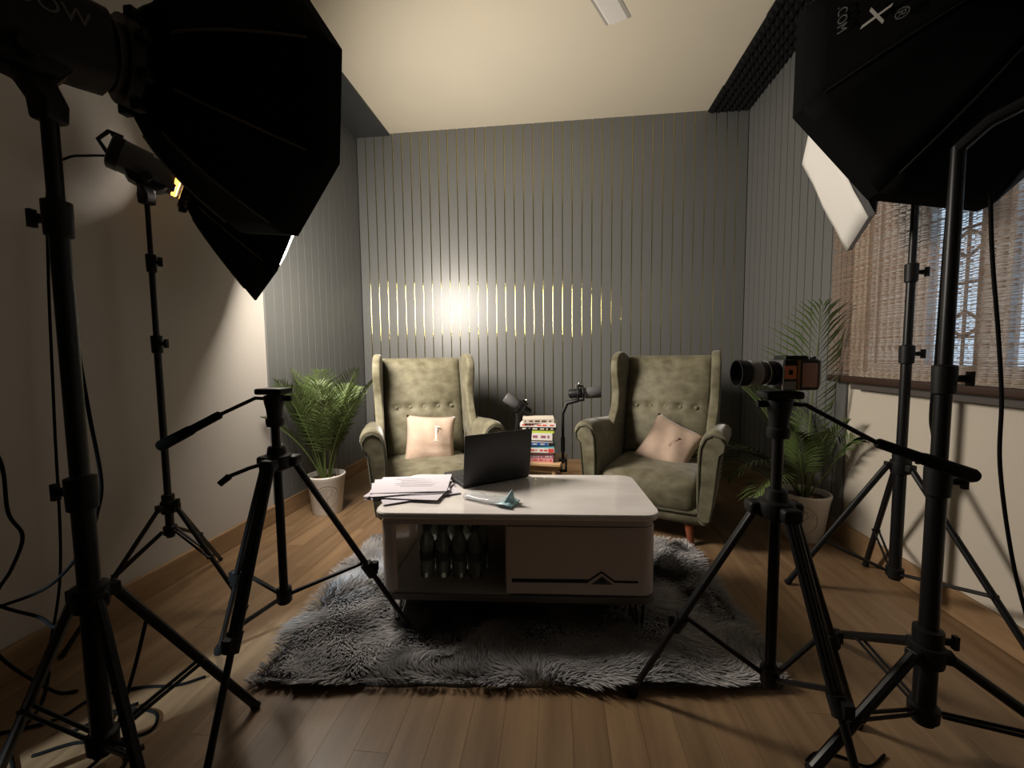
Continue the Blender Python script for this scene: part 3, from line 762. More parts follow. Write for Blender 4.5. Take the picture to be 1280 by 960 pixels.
def make_mic(label, clamp, top, tip, tail, name='studio_microphone'):
    """clamp/top: the upright; tail->tip: the capsule axis"""
    t = thing(name, label, 'microphone', clamp)
    O = Vector(clamp); P_ = lambda p: Vector(p)-O
    top = P_(top); tip = P_(tip); tail = P_(tail); a, s, u = frame_of(tip-tail); Ln = (tip-tail).length
    MB().tube([(0, 0, -.02), (0, 0, top.z*.5), tuple(top)], .0085, 10).build('arm', 'black_metal', t)
    MB().cyl((0, 0, top.z*.18), (0, 0, top.z*.48), .0125).build('arm_sleeve', 'black', t)
    cl = MB().box((0, 0, -.0), (.05, .04, .014)).box((.018, 0, -.035), (.012, .03, .07)).box((0, 0, -.066), (.04, .03, .010)).build('clamp', 'black_metal', t, bevel=.002)
    MB().cyl((-.008, 0, -.066), (-.008, 0, -.035), .005).cyl((-.035, 0, -.075), (.020, 0, -.062), .004).build('clamp_screw', 'silver', cl)
    mid = tail+(tip-tail)*.30
    MB().tube([tuple(top), tuple(top+(mid-top)*.4+Vector((-.012, 0, .012))), tuple(mid-u*.040)], [.011, .013, .012], 8).build('swivel', 'black', t)
    MB().lathe([(.010, 0), (.022, .004), (.027, .012), (.027, Ln*.50), (.030, Ln*.51)], tuple(tail), 20, tuple(a)).build('mic_body', 'black', t)
    cap = MB().lathe([(.031, Ln*.50), (.033, Ln*.52), (.033, Ln-.006), (.029, Ln)], tuple(tail), 24, tuple(a)).build('capsule_grille', 'capsule', t)
    q = MB()
    for k in (.30, .46):
        c_ = tail+a*Ln*k; q.tube([c_+.042*(math.cos(t_)*s+math.sin(t_)*u) for t_ in np.linspace(0, 2*PI, 21)], .005, 6)
    q.cyl(tail+a*Ln*.30+.042*u, tail+a*Ln*.46+.042*u, .006).cyl(tail+a*Ln*.30-.042*u, tail+a*Ln*.46-.042*u, .006)
    q.build('shock_mount', 'black', t)
    q = MB()
    for k in range(5):
        c_ = tail+a*Ln*(.25+.05*k); q.cyl(c_+.03*u+.01*s*((-1)**k), c_+.052*u-.012*s*((-1)**k), .0035, n=6)
    q.sphere(tuple(tail+a*Ln*.36+.056*u), .010); q.build('mount_springs', 'silver', t)
    return t
make_mic('black studio microphone with grey capsule pointing at the chair by the camera lens', (.030, 2.44, .372), (.030, 2.44, .655), (.250, 2.42, .780), (.062, 2.43, .768))
make_mic('black studio microphone tilted upwards above the books towards the palm side chair', (-.262, 2.50, .372), (-.250, 2.52, .600), (-.322, 2.52, .742), (-.170, 2.54, .635))

# ------------------------------------------------------------------ palms
def make_palm(name_label, loc, fronds, clamp, seed, rt=.115, rb=.085, h=.25):
    r = random.Random(seed); t = thing('potted_palm', name_label, 'plant', loc)
    pot = MB().lathe([(rb-.01, .004), (rb, 0), (rb+.004, .012), (rt-.003, h-.03), (rt, h-.024), (rt+.003, h-.004), (rt, h), (rt-.008, h), (rt-.012, h-.03)], n=36, cap=False)
    pot.lathe([(.001, .003), (rb-.01, .004)], n=36, cap=False); pot = pot.build('pot', 'pot_white', t)
    MB().lathe([(.001, h-.028), (rt*.5, h-.030), (rt-.010, h-.036), (rt-.016, h-.07)], n=28, cap=False).build('soil', 'soil', t)
    for k in range(16):
        a = r.uniform(0, 2*PI); d = r.uniform(.03, rt-.03)
        MB().sphere((d*math.cos(a), d*math.sin(a), h-.026), r.uniform(.006, .012), (1, .8, .6), 8).build('pebble', 'pebble_red' if k % 3 else 'pebble_pale', t)
    # tree emblem in a ring on the side of the pot
    fa = math.atan2(-loc[1], -loc[0])
    def surf(u, v, off=.0012):
        hz = h*.50+v; rr = rb+(rt-rb)*hz/h+off; a = fa+u/rr; return (rr*math.cos(a), rr*math.sin(a), hz)
    em = MB().tube([surf(.068*math.cos(a), .075*math.sin(a)) for a in np.linspace(0, 2*PI, 37)], .0018, 4)
    def branch(u, v, a, l, d):
        u2, v2 = u+l*math.cos(a), v+l*math.sin(a)
        em.tube([surf(u, v), surf((u+u2)/2+.003*math.sin(a*5), (v+v2)/2), surf(u2, v2)], .0016 if d < 2 else .0011, 4)
        if d < 3:
            for da in (-.55, .05, .6) if d < 2 else (-.5, .5):
                nl = l*.66
                if math.hypot(u2+nl*math.cos(a+da), (v2+nl*math.sin(a+da))*.9) < .066: branch(u2, v2, a+da+r.uniform(-.15, .15), nl, d+1)
    branch(0, -.070, PI/2, .055, 0)
    em.build('tree_emblem', 'emblem', pot)
    for (az, tilt, Ln, droop, tw) in fronds:
        a = math.radians(az); hd = Vector((math.cos(a), math.sin(a), 0)); n = 18; pts = []
        p = Vector((.025*math.cos(a)*r.uniform(.2, 1), .025*math.sin(a), h-.04)); th = math.radians(tilt)
        for k in range(n+1):
            pts.append(p.copy()); d = hd*math.sin(th)+Vector((0, 0, 1))*math.cos(th); p = p+d*Ln/n; th += math.radians(droop)/n*(.4+1.4*k/n)
        def cl(v): 
            w = Vector(v)+Vector(loc); w = Vector((min(max(w.x, clamp[0]), clamp[1]), min(w.y, clamp[2]), max(w.z, .02))); return w-Vector(loc)
        q = MB().tube([cl(v) for v in pts], [.0045*(1-.8*k/n)+.0006 for k in range(n+1)], 6)
        fr = q.build('frond_stem', 'stem', t)
        lf = MB(); s0 = 6
        for k in range(s0, n+1):
            for half in (0, .5):
                kk = k+half
                if kk > n: continue
                i = int(kk); f_ = kk-i; c_ = pts[i] if i >= n else pts[i].lerp(pts[i+1], f_)
                d = (pts[min(i+1, n)]-pts[max(i-1, 0)]).normalized(); side = d.cross(Vector((0, 0, 1)))
                if side.length < .1: side = Vector((-hd.y, hd.x, 0))
                side.normalize(); side = Matrix.Rotation(math.radians(tw), 3, d) @ side; up = side.cross(d)
                x_ = (kk-s0)/(n-s0); ll = Ln*.34*(math.sin(PI*(.16+.80*x_))**.8)*r.uniform(.9, 1.08)
                for sg in (-1, 1):
                    an = math.radians(58-32*x_)+r.uniform(-.06, .06)
                    dr_ = (d*math.cos(an)+sg*side*math.sin(an)+up*.22).normalized(); wv = dr_.cross(up).normalized()*(.0046+.0022*(1-x_))
                    m1 = c_+dr_*ll*.45; tip = c_+dr_*ll+Vector((0, 0, -ll*.20)); nb = up*.002
                    lf.add([cl(c_), cl(m1-wv+nb), cl(m1+wv+nb), cl(tip), cl(m1-nb)], [(0, 1, 4), (0, 4, 2), (1, 3, 4), (4, 3, 2)])
        lf.build('frond_leaflets', 'leaf', fr, angle=0)
    return t
R_ = random.Random(3)
fr1 = []
for k in range(15):
    fr1.append((-165+k*24+R_.uniform(-8, 8), R_.uniform(3, 14), R_.uniform(.52, .68), R_.uniform(15, 42), R_.uniform(-20, 20)))
fr1 += [(20, 17, .70, 22, 0), (205, 14, .68, 30, 0), (250, 14, .70, 22, 0), (180, 8, .72, 18, 10), (300, 12, .74, 18, 0), (350, 10, .74, 22, 0), (225, 22, .56, 40, 0)]
make_palm('areca palm in white tree-emblem pot between plaster wall and armchair', (-1.485, 2.46, 0), fr1, (-1.695, .6, 3.4), 5)
fr2 = [(255, 4, 1.02, 14, 0), (150, 12, .72, 40, 0), (180, 30, .62, 95, 0), (200, 30, .58, 110, 0), (215, 38, .54, 110, 0), (320, 22, .60, 70, 0),
       (120, 14, .70, 40, 0), (270, 10, .42, 30, 0), (180, 8, .46, 30, 0), (60, 10, .50, 40, 0), (230, 12, .46, 45, 0), (300, 8, .50, 40, 0)]
make_palm('areca palm in white pot under the reed blind behind the camera tripod', (1.315, 2.335, 0), fr2, (.4, 1.40, 3.45), 9, .125, .09, .25)

# ------------------------------------------------------------------ photo tripods
def make_tripod(label, base, zs, zh, zt, feet, zbr, handle, crank=None, knuckle=.60):
    t = thing('camera_tripod', label, 'tripod', (base[0], base[1], 0)); O = Vector((base[0], base[1], 0))
    MB().cyl((0, 0, zh), (0, 0, zt-.11), .0125, n=16).build('centre_column', 'black_metal', t)
    sh = MB().lathe([(.020, zs-.03), (.040, zs-.02), (.044, zs), (.040, zs+.018), (.028, zs+.024), (.024, zs+.045), (.018, zs+.05)], n=20).build('shoulder', 'black', t)
    q = MB().lathe([(.018, -.026), (.022, -.02), (.022, .02), (.016, .026)], (0, 0, zbr), 16).build('brace_hub', 'black', t)
    for fx, fy in feet:
        f = Vector((fx, fy, 0))-O; d2 = Vector((f.x, f.y, 0)).normalized(); p0 = d2*.042+Vector((0, 0, zs-.002)); foot = f+Vector((0, 0, .012))
        kn = p0.lerp(foot, knuckle)
        a, s, u = frame_of(foot-p0)
        leg = MB().cyl(p0+s*.008, kn+s*.008, .0085, n=10).cyl(p0-s*.008, kn-s*.008, .0085, n=10).cyl(p0, kn, .009, n=8).build('leg', 'black_metal', t)
        MB().rbox(tuple(p0), (.045, .045, .034), .010, 2).build('leg_hinge', 'black', leg)
        MB().cyl(p0.lerp(foot, knuckle-.035), p0.lerp(foot, knuckle+.03), .019, .018, 12).box(tuple(kn+u*.018), (.02, .02, .03)).build('leg_lock', 'black', leg)
        MB().cyl(kn, foot, .0085, .0085, 10).build('lower_leg', 'black_metal', leg)
        MB().lathe([(.008, .03), (.014, .022), (.017, .008), (.015, 0)], tuple(f), 12).build('rubber_foot', 'rubber', leg)
        bj = p0.lerp(foot, knuckle-.045)
        MB().cyl((d2.x*.018, d2.y*.018, zbr), tuple(bj), .0065, n=8).build('brace', 'black_metal', t)
    # head
    hd = MB().lathe([(.024, zt-.115), (.026, zt-.105), (.026, zt-.093), (.021, zt-.088), (.024, zt-.06), (.028, zt-.040), (.028, zt-.022), (.020, zt-.020)], n=20).build('pan_head', 'black', t)
    MB().rbox((0, 0, zt-.009), (.085, .062, .018), .006, 3).build('camera_plate', 'black', t)
    H = [Vector(p)-O for p in handle]; s_ = (H[-1]-H[0]); s_.z = 0; s_.normalize()
    MB().cyl(-s_*.05+Vector((0, 0, zt-.032)), -s_*.02+Vector((0, 0, zt-.032)), .009, n=10).build('tilt_knob', 'black', hd)
    MB().tube([s_*.02+Vector((0, 0, zt-.032)), H[0], H[1]], .0055, 8).build('handle_rod', 'black_metal', hd)
    MB().tube([H[1], H[1].lerp(H[2], .02), H[1].lerp(H[2], .45), H[1].lerp(H[2], .5), H[1].lerp(H[2], .97), H[2]], [.009, .012, .0125, .015, .0165, .013], 14).build('handle_grip', 'rubber', hd)
    if crank:
        K = [Vector(p)-O for p in crank]
        MB().tube([Vector((0, 0, zs+.005))]+K[:2], .006, 8).cyl(K[1], K[2], .010, .009, 10).build('crank', 'black', t)
    return t
make_tripod('bare black camera tripod with empty plate beside the paper end of the table', (-.850, 1.15), .685, .245, .908,
            [(-.513, 1.36), (-.80, .775), (-1.145, 1.215)], .262,
            [(-.895, 1.13, .880), (-.985, 1.10, .835), (-1.150, 1.06, .745)], [(-.905, 1.10, .675), (-.955, 1.085, .655), (-.975, 1.07, .635)])
make_tripod('black camera tripod carrying the camera by the rug corner', (.540, 1.07), .612, .155, .905,
            [(.215, 1.175), (.79, 1.13), (.615, .80)], .172,
            [(.595, 1.06, .872), (.745, 1.045, .785), (.945, 1.03, .712)])

# ------------------------------------------------------------------ camera on the tripod (lens towards -X)
cm = thing('video_camera', 'compact camera with long lens and orange side panel on a tripod', 'camera', (.545, 1.07, .906), .05); cm.scale = (.86, .86, .86)
body = MB().rbox((.030, 0, .046), (.100, .075, .086), .008, 3).build('camera_body', 'dark_grey', cm)
MB().rbox((.020, 0, .092), (.060, .06, .014), .005, 2).build('top_plate', 'black', body)
MB().cyl((.055, 0, .088), (.055, 0, .099), .014, n=16).cyl((.072, -.018, .088), (.072, -.018, .096), .009, n=14).build('dials', 'silver', body)
MB().box((-.020, -.0382, .046), (.004, .003, .084)).build('silver_strip', 'silver', body)
pn = MB().box((-.001, -.0385, .053), (.030, .003, .036)).build('side_panel', 'camera_orange', body)
MB().box((-.001, -.0404, .053), (.010, .0012, .013)).build('panel_mark', 'black', pn)
MB().box((-.001, -.0385, .080), (.030, .002, .012)).build('side_port_cover', 'black', body)
MB().box((-.001, -.0385, .017), (.030, .002, .022)).build('lower_side_plate', 'lens_grey', body)
MB().box((.0205, -.0385, .046), (.008, .003, .080)).build('gold_edge', 'camera_gold', body)
MB().rbox((.049, -.0385, .045), (.040, .005, .066), .002, 2).build('hand_grip_plate', 'camera_pink', body)
MB().rbox((.076, -.030, .050), (.010, .02, .074), .004, 2).build('rear_cover', 'silver', body)
ln = MB().lathe([(.030, .0), (.034, .004), (.034, .018), (.031, .022)], (-.020, 0, .050), 28, (-1, 0, 0)).build('lens', 'black', cm)
MB().lathe([(.032, .022), (.0335, .024), (.0335, .030), (.031, .032), (.031, .036), (.034, .038), (.034, .046)], (-.020, 0, .050), 28, (-1, 0, 0)).build('focus_ring', 'dark_grey', ln)
MB().lathe([(.034, .046), (.036, .050), (.036, .072), (.033, .076)], (-.020, 0, .050), 28, (-1, 0, 0)).build('lens_barrel', 'lens_grey', ln)
for k in (.028, .047): MB().lathe([(.0345, k), (.0352, k+.0006), (.0352, k+.0022), (.0345, k+.0028)], (-.020, 0, .050), 28, (-1, 0, 0)).build('lens_ring', 'silver', ln)
MB().lathe([(.033, .076), (.036, .080), (.039, .108), (.036, .108), (.030, .085)], (-.020, 0, .050), 28, (-1, 0, 0), cap=False).build('lens_hood', 'black', ln)
MB().lathe([(.001, .080), (.030, .079), (.031, .076)], (-.020, 0, .050), 24, (-1, 0, 0), cap=False).build('front_glass', 'screen_glass', ln)

# ------------------------------------------------------------------ light stands
def make_stand(label, base, ztop, zhub, zlow, feet, r, steps, jf=.62, zbot=None, kn=1):
    t = thing('light_stand', label, 'light stand', (base[0], base[1], 0)); O = Vector((base[0], base[1], 0))
    zs = [zbot if zbot is not None else max(zlow-.03, .02)]+list(steps)+[ztop]; rr = r
    for i in range(len(zs)-1):
        MB().cyl((0, 0, zs[i]), (0, 0, zs[i+1]), rr, n=16).build('pole', 'black_metal', t)
        if i < len(zs)-2:
            cl = MB().lathe([(rr, -.05), (rr+.006, -.046), (rr+.007, 0), (rr+.007, .018), (rr*.8, .022)], (0, 0, zs[i+1]), 16).build('pole_collar', 'black', t)
            MB().cyl((kn*rr, -.0, zs[i+1]-.012), (kn*(rr+.030), -.006, zs[i+1]-.012), .007, .010, 10).box((kn*(rr+.034), -.006, zs[i+1]-.012), (.010, .012, .034)).build('lock_knob', 'black', cl)
        rr *= .84
    hub = MB().lathe([(r, -.03), (r+.010, -.026), (r+.013, 0), (r+.012, .022), (r, .028)], (0, 0, zhub), 16).build('leg_collar', 'black', t)
    low = MB().lathe([(r, -.022), (r+.008, -.018), (r+.009, .014), (r, .02)], (0, 0, zlow), 16).build('brace_collar', 'black', t)
    for fx, fy in feet:
        f = Vector((fx, fy, 0))-O; d2 = Vector((f.x, f.y, 0)).normalized(); p0 = d2*(r+.018)+Vector((0, 0, zhub)); ft = f+Vector((0, 0, .010)); sd = Vector((-d2.y, d2.x, 0))
        leg = MB().tube([p0, p0.lerp(ft, .5), ft], r*.56, 10).build('leg', 'black_metal', t)
        MB().box(tuple(p0-d2*.006), (.030, .030, .026), Matrix.Rotation(math.atan2(d2.y, d2.x), 3, 'Z')).build('leg_bracket', 'black', leg, bevel=.003)
        MB().sphere(tuple(ft), r*.75, (1, 1, .7)).build('rubber_foot', 'rubber', leg)
        j = p0.lerp(ft, jf); b0_ = d2*(r+.010)+Vector((0, 0, zlow))
        for k in (-1, 1): MB().cyl(b0_+sd*.007*k, j+sd*.009*k, .0045, n=8).build('brace', 'black_metal', t)
        MB().cyl(j-sd*.014, j+sd*.014, .006, n=8).build('brace_bolt', 'black', leg)
    return t
make_stand('thick black light stand with cables around its base holding the octagonal softbox', (-.958, .715), 1.48, .515, .20, [(-.735, .63), (-1.30, .74), (-.86, 1.02)], .0185, (.745, 1.285), .55, kn=-1)
make_stand('slim black light stand close to the white plaster wall', (-1.55, 1.45), 1.615, .41, .315, [(-1.24, 1.45), (-1.655, 1.14), (-1.66, 1.80)], .0145, (.44, 1.07, 1.38), .5)
make_stand('black light stand in front of the blind with long flat spread legs', (1.300, 1.70), 1.625, .560, .145, [(.986, 1.834), (1.41, 1.26), (1.42, 2.02)], .0195, (.60, 1.0, 1.30), .62)
make_stand('stout black light stand with low braced legs next to the camera tripod', (.905, 1.075), 1.46, .255, .105, [(.600, .985), (.93, 1.50), (1.29, .93)], .0225, (.30, .70, .945), .55)

# ------------------------------------------------------------------ strobes and softboxes
def make_strobe(label, mount, axis, base, ln=.27, rad=.062, ring=None, text=None, panel=None, arm=None):
    """mount = rear plane of the softbox ring (front of the strobe)"""
    t = thing('studio_strobe', label, 'studio light', mount); a, s, u = frame_of(axis); O = Vector(mount)
    def ring_(k, sc, n=20):
        pts = []
        for i in range(n):
            th = 2*PI*i/n; c_, s_ = math.cos(th), math.sin(th); e = .55
            pts.append(-a*k+s*rad*sc*math.copysign(abs(c_)**e, c_)+u*rad*sc*1.05*math.copysign(abs(s_)**e, s_))
        return pts
    bd_ = MB().loft([ring_(k, sc) for k, sc in ((.004, .80), (.014, .98), (.05, 1.0), (ln*.80, 1.0), (ln*.84, 1.0))]).build('strobe_body', 'dark_grey' if panel else 'black', t)
    MB().loft([ring_(k, sc) for k, sc in ((ln*.84, 1.03), (ln*.98, 1.03), (ln, .92))]).build('rear_panel', 'black', t)
    MB().tube([-a*ln*.98+u*rad*.98, -a*(ln+.018)+u*rad*1.25, -a*(ln*.90)+u*rad*1.30], .008, 8).tube([-a*(ln+.018)+u*rad*1.25, -a*(ln+.035)+u*rad*.4, -a*ln-u*rad*.25], .007, 8).build('carry_handle', 'black', t)
    MB().cyl(Vector((0, 0, 0))-a*.004, a*.012, rad*.95, n=20).build('mount_collar', 'dark_grey', t)
    b = Vector(base)-O; mp_ = -a*ln*.45-u*rad*1.0
    yk = MB()
    def rect_(c_, w, d): return [c_+s*w+a*d, c_-s*w+a*d, c_-s*w-a*d, c_+s*w-a*d]
    yk.loft([rect_(mp_+u*.015, .045, .075), rect_(mp_-u*.02, .030, .048), rect_(mp_.lerp(b, .5), .024, .026), [b+Vector((x_, y_, 0)) for x_, y_ in ((.022, .022), (-.022, .022), (-.022, -.022), (.022, -.022))], [b+Vector((x_, y_, -.035)) for x_, y_ in ((.020, .020), (-.020, .020), (-.020, -.020), (.020, -.020))]])
    yk = yk.build('tilt_bracket', 'black', t, bevel=.006)
    MB().cyl(mp_+s*.03, mp_+s*.075, .012, .017, 12).build('tilt_knob', 'black', yk)
    if arm: MB().tube([Vector(p)-O for p in arm], .014, 10).build('boom_arm', 'black_metal', t)
    if ring:
        MB().lathe([(rad*1.0, -.022), (rad*1.10, -.019), (rad*1.10, -.006), (rad*1.0, -.003)], (0, 0, 0), 28, tuple(a)).build('lamp_ring', 'modelling_lamp', t)
    if text:
        n_ = s*(-1 if text[1] < 0 else 1)
        # lettering on the flank that faces the room, upside down as mounted
        x_ax = -a if text[1] < 0 else a
        text_mesh('lettering', text[0], text[2], 'letter_grey', bd_, basis(-a*ln*.40+n_*(rad*1.002+.0006)+u*rad*.15, a, n_.cross(a), n_))
    if panel:
        MB().box((0, 0, 0), (.075, .0012, .010), Matrix(((a.x, 0, 0), (a.y, 0, 0), (a.z, 0, 0)))) if False else None
        MB().prism([(-.035, -.004), (.035, -.004), (.035, .004), (-.035, .004)], -a*ln*.30+s*(rad*1.0)+u*rad*.72, a, u, s*.0012).build('maker_plate', 'letter_white', bd_)
    return t
def make_octa(label, c, axis, R, L, lit, roll, bow=.62, r0=.075, lip=.035, ribs=True, dome=.0):
    t = thing('octagonal_softbox', label, 'softbox', c); a, s, u = frame_of(axis)
    A = [roll+k*PI/4 for k in range(8)]
    rad = lambda q: r0+(R-r0)*(q**bow)
    P_ = lambda k, q, off=0: a*(-L+L*q)+(rad(q)+off)*(math.cos(A[k % 8])*s+math.sin(A[k % 8])*u)
    Q = [0, .04, .10, .18, .28, .40, .55, .70, .85, 1.0]
    for k in range(8):
        V = []; n = 6
        for q in Q:
            for i in range(n+1):
                f = i/n; p = P_(k, q).lerp(P_(k+1, q), f); sag = .035*R*math.sin(PI*f)*math.sin(PI*q)
                V.append(p-(p-a*p.dot(a)).normalized()*sag)
        F = []
        for j in range(len(Q)-1):
            for i in range(n): b = j*(n+1)+i; F.append((b, b+1, b+n+2, b+n+1))
        pn_ = MB().add(V, F).build('fabric_panel', 'black_fabric', t, angle=0); sd = pn_.modifiers.new('s', 'SOLIDIFY'); sd.thickness = .002; sd.offset = -1
        MB().tube([P_(k, q, .0015) for q in Q[2:9]], .0028, 6).build('rib', 'rib' if ribs else 'black', t)
    o1 = [P_(k, 1.0) for k in range(8)]; o2 = [p+a*lip for p in o1]
    MB().loft([o1, o2, [p-(p-a*p.dot(a))*.012 for p in o2], [p-(p-a*p.dot(a))*.012 for p in o1]], cap=False).build('rim_lip', 'black_fabric', t, angle=20)
    q = MB(); V = [a*(.004+dome)]; F = [(0, 1+k, 1+(k+1) % 8) for k in range(8)]
    for j in range(1, 7):
        f = j/6; V += [(p-a*p.dot(a))*.98*f+a*(.004+dome*(1-f*f)) for p in o1]
        if j < 6: F += [(1+(j-1)*8+k, 1+j*8+k, 1+j*8+(k+1) % 8, 1+(j-1)*8+(k+1) % 8) for k in range(8)]
    q.add(V, F)
    d_ = q.build('diffuser', 'diffuser_lit' if lit else 'white_fabric', t, angle=20)
    sr = MB().lathe([(r0*.8, -.028), (r0+.012, -.026), (r0+.014, -.004), (r0+.006, .006), (r0*.8, .006)], -a*L, 24, tuple(a), cap=False).build('speed_ring', 'black_metal', t)
    for k in range(8):
        p = -a*(L+.006)+(r0+.020)*(math.cos(A[k])*s+math.sin(A[k])*u)
        MB().rbox(tuple(p), (.022, .022, .022), .004, 2).build('ring_tab', 'black', sr)
    return t, a, s, u, P_
def azel(az, el):
    az, el = math.radians(az), math.radians(el); return Vector((math.sin(az)*math.cos(el), math.cos(az)*math.cos(el), math.sin(el)))
# near the door: unlit octagonal softbox and its strobe
c1 = Vector((-.815, 1.102, 1.662)); a1 = azel(25.5, 3.3); L1 = .269
make_octa('large black octagonal softbox with pale ribs, unlit, on the thick stand', c1, a1, .33, L1, False, .214)
m1 = c1-a1*(L1+.034)
make_strobe('large black studio strobe behind the unlit octagonal softbox', m1, a1, (-.958, .715, 1.485), .30, .072, text=('WOOW', 1, .040))
# lit softbox
c2 = Vector((-1.272, 1.800, 1.585)); a2 = Vector((.62, .72, -.31)).normalized(); L2 = .32
make_octa('black softbox with glowing diffuser, the one that is switched on', c2, a2, .345, L2, True, math.radians(-90), bow=.85, lip=.008, dome=.050)
m2 = c2-a2*(L2+.034)
make_strobe('small grey studio strobe with orange glowing ring near the plaster wall', m2, a2, (-1.55, 1.45, 1.62), .215, .052, ring=True, panel=True)
# softbox and strobe over the camera tripod
c4 = Vector((1.018, 1.285, 1.750)); a4 = azel(-7.2, -9.0); L4 = .30
t4, a_, s_, u_, P4 = make_octa('big black lettered octagonal softbox above the camera tripod', c4, a4, .392, L4, False, .277, bow=.60, ribs=False)
m4 = c4-a4*(L4+.034)
make_strobe('black studio strobe behind the big lettered softbox', m4, a4, (1.09, .86, 1.70), .24, .066, arm=[(.905, 1.075, 1.455), (.925, 1.03, 1.49), (1.01, .92, 1.53), (1.085, .865, 1.60), (1.09, .86, 1.69)])
# lettering on the big softbox: one large slanted letter, a registered mark and a small web suffix
def panel_frame(k, q, f, out=.004):
    p = P4(k, q).lerp(P4(k+1, q), f); dq = (P4(k, q+.05).lerp(P4(k+1, q+.05), f)-p).normalized(); dk = (P4(k+1, q)-P4(k, q)).normalized()
    n_ = dq.cross(dk).normalized(); rr = p-a4*p.dot(a4)
    if n_.dot(rr) < 0: n_ = -n_
    return p+n_*out, dq, dk, n_
def softbox_text(body, size, m_, k, q, f, ang, shear=0.0):
    p, dq, dk, n_ = panel_frame(k, q, f)
    x_ = Matrix.Rotation(ang, 3, n_) @ dk; y_ = n_.cross(x_)
    return text_mesh('lettering', body, size, m_, t4, basis(p, x_, y_, n_), .0005, shear)
softbox_text('X', .066, 'letter_white', 3, .58, .54, -.45)
softbox_text('®', .036, 'letter_grey', 3, .46, .68, 0.0)
softbox_text('.COM', .030, 'letter_grey', 3, .76, .36, 0.0)

# rectangular softbox by the blind, white face to the room
vb = Vector((1.064, 1.989, 1.817)); vc = Vector((1.192, 1.885, 1.411)); wv_ = Vector((-.4013, -.9096, .1077)); L3 = .37
e1 = (vc-vb).normalized(); nn = Vector((-.8685, .3405, -.3602)).normalized(); c3 = (vb+vc)/2+wv_*L3/2; hl = (vc-vb).length/2
sb = thing('rectangular_softbox', 'white faced rectangular softbox hanging above the reed blind edge', 'softbox', c3)
def q3(sx, sy, d, sc=1.0): return e1*sx*hl*sc+wv_*sy*L3/2*sc-nn*d
cor = [(-1, -1), (1, -1), (1, 1), (-1, 1)]
V = []; n = 9
for j in range(n):
    for i in range(n):
        u = -1+2*i/(n-1); v = -1+2*j/(n-1); V.append(q3(u, v, -.012*(1-u*u)*(1-v*v)+.003*math.sin(5*u+2*v)*(1-u*u)))
F = [(j*n+i, j*n+i+1, (j+1)*n+i+1, (j+1)*n+i) for j in range(n-1) for i in range(n-1)]
o = MB().add(V, F).build('diffuser', 'white_fabric', sb, angle=0); o.modifiers.new('s', 'SOLIDIFY').thickness = .002
MB().loft([[q3(x_, y_, 0) for x_, y_ in cor], [q3(x_, y_, .018) for x_, y_ in cor]], cap=False).build('rim_skirt', 'mid_grey', sb, angle=20)
for k in range(4):
    (xa, ya), (xb, yb_) = cor[k], cor[(k+1) % 4]
    V = []; m_ = 6
    for j in range(m_):
        f = j/(m_-1); sc = 1-.72*f**.8
        V += [q3(xa, ya, 0.018+.142*f, sc), q3(xb, yb_, 0.018+.142*f, sc)]
    p_ = MB().add(V, [(2*j, 2*j+1, 2*j+3, 2*j+2) for j in range(m_-1)]).build('fabric_panel', 'black_fabric', sb, angle=0); p_.modifiers.new('s', 'SOLIDIFY').thickness = .002
    MB().tube([q3(xa, ya, 0.018+.142*j/5, 1-.72*(j/5)**.8) for j in range(6)], .003, 6).build('rib', 'rib', sb)
MB().lathe([(.05, -.186), (.064, -.182), (.066, -.164), (.05, -.160)], (0, 0, 0), 24, tuple(nn), cap=False).build('speed_ring', 'black_metal', sb)
make_strobe('black studio strobe behind the white faced softbox', c3-nn*.186, nn, (1.300, 1.70, 1.63), .15, .045)

# ------------------------------------------------------------------ cables
def smooth(pts, n=8):
    P = [Vector(p) for p in pts]; P = [P[0]*2-P[1]]+P+[P[-1]*2-P[-2]]; out = []
    for i in range(1, len(P)-2):
        for k in range(n):
            t_ = k/n; a, b, c, d = P[i-1], P[i], P[i+1], P[i+2]
            out.append(.5*((2*b)+(c-a)*t_+(2*a-5*b+4*c-d)*t_**2+(3*b-a-3*c+d)*t_**3))
    out.append(P[-2]); return out
def cable(label, pts, r=.0042, group=None):
    o = MB().tube(smooth(pts), r, 7).build('power_cable', 'cable', None, angle=0); tag(o, label, 'cable', group); return o
cable('black cable hanging down behind the thick light stand to its leg collar', [(-1.19, .90, 1.36), (-1.195, .9, 1.20), (-1.180, .9, 1.019), (-1.164, .9, .859), (-1.146, .9, .696), (-1.165, .9, .612), (-1.205, .9, .527), (-1.30, .88, .42), (-1.45, .86, .36), (-1.56, .86, .30)])
cable('black cable in a loose bend against the plaster wall next to the thick stand', [(-1.46, .86, .86), (-1.439, .9, .742), (-1.43, .9, .604), (-1.393, .9, .541), (-1.435, .9, .452), (-1.50, .9, .36), (-1.55, .92, .20), (-1.50, 1.0, .02), (-1.44, 1.02, .0047)])
cable('black cable strung flat from the wall to the thick stand collar', [(-1.60, .90, .40), (-1.484, .9, .345), (-1.338, .88, .337), (-1.20, .82, .36), (-1.02, .74, .49)])
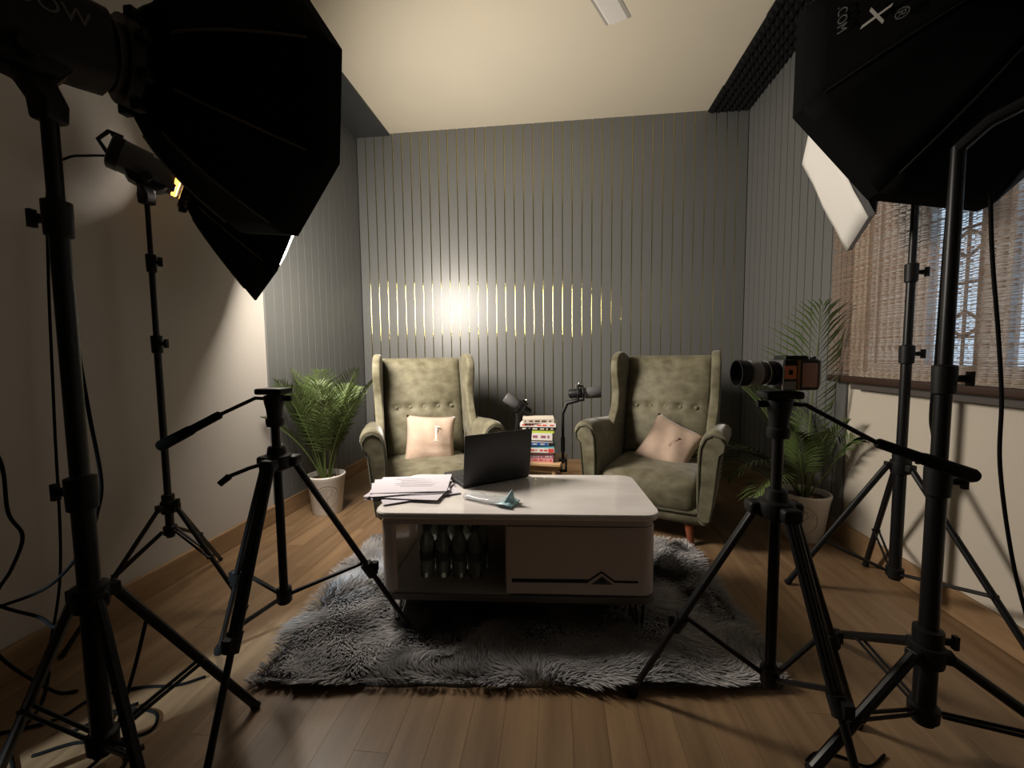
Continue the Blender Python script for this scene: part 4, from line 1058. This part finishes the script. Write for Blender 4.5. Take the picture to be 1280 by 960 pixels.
cable('black cable snaking in an S over the floor at the thick stand', [(-1.66, 1.10, .0047), (-1.60, 1.063, .0047), (-1.484, .96, .0047), (-1.42, .86, .0047), (-1.33, .80, .0047), (-1.22, .74, .0047)])
cable('black cable lying straight across the floor towards the bare tripod', [(-1.524, .86, .0047), (-1.391, .925, .0047), (-1.363, 1.0, .0047), (-1.27, 1.05, .0047), (-1.16, 1.07, .0047), (-1.10, 1.11, .0047)])
cable('black cable coiled in a small loop on the lit patch of floor', [(-1.30, .90, .0047), (-1.22, .965, .012), (-1.13, .975, .0047), (-1.09, .925, .0047), (-1.15, .89, .0047), (-1.22, .905, .0140), (-1.25, .95, .0140), (-1.20, .99, .0140)])
cable('black cable coiled in a second wider loop beside the small loop', [(-1.32, .83, .0047), (-1.24, .875, .0047), (-1.12, .87, .0047), (-1.06, .83, .0047), (-1.10, .79, .0047), (-1.20, .79, .0047)])
cable('black twin cord dropping steeply from the stand leg to the floor loops', [(-1.00, .86, .37), (-1.04, .86, .25), (-1.09, .86, .12), (-1.12, .85, .03), (-1.14, .80, .0047)])
cable('short black lead plugged into the back of the small grey strobe', [(-1.628, 1.375, 1.735), (-1.640, 1.33, 1.715), (-1.648, 1.27, 1.68), (-1.655, 1.22, 1.60), (-1.66, 1.20, 1.30), (-1.66, 1.18, .8), (-1.66, 1.16, .3), (-1.66, 1.10, .0047)], .004)
cable('black cable hanging in front of the blind down to the floor', [(1.087, 1.2, 1.415), (1.090, 1.2, 1.38), (1.103, 1.2, 1.238), (1.13, 1.2, 1.035), (1.148, 1.2, .869), (1.155, 1.2, .70), (1.192, 1.2, .485), (1.238, 1.2, .31), (1.30, 1.18, .08), (1.36, 1.12, .0047)], .0045)
cable('black cable hanging close beside the stout light stand pole', [(.955, 1.15, 1.45), (.945, 1.14, 1.317), (.943, 1.14, 1.212), (.940, 1.14, .976), (.936, 1.14, .835), (.938, 1.13, .763), (.945, 1.12, .55)], .0045)
cable('thin black cord on the floor between the tripod and the stout stand foot', [(.60, 1.01, .0045), (.64, 1.035, .0045), (.69, 1.03, .0045), (.74, 1.01, .0045), (.80, 1.045, .0045)], .003)
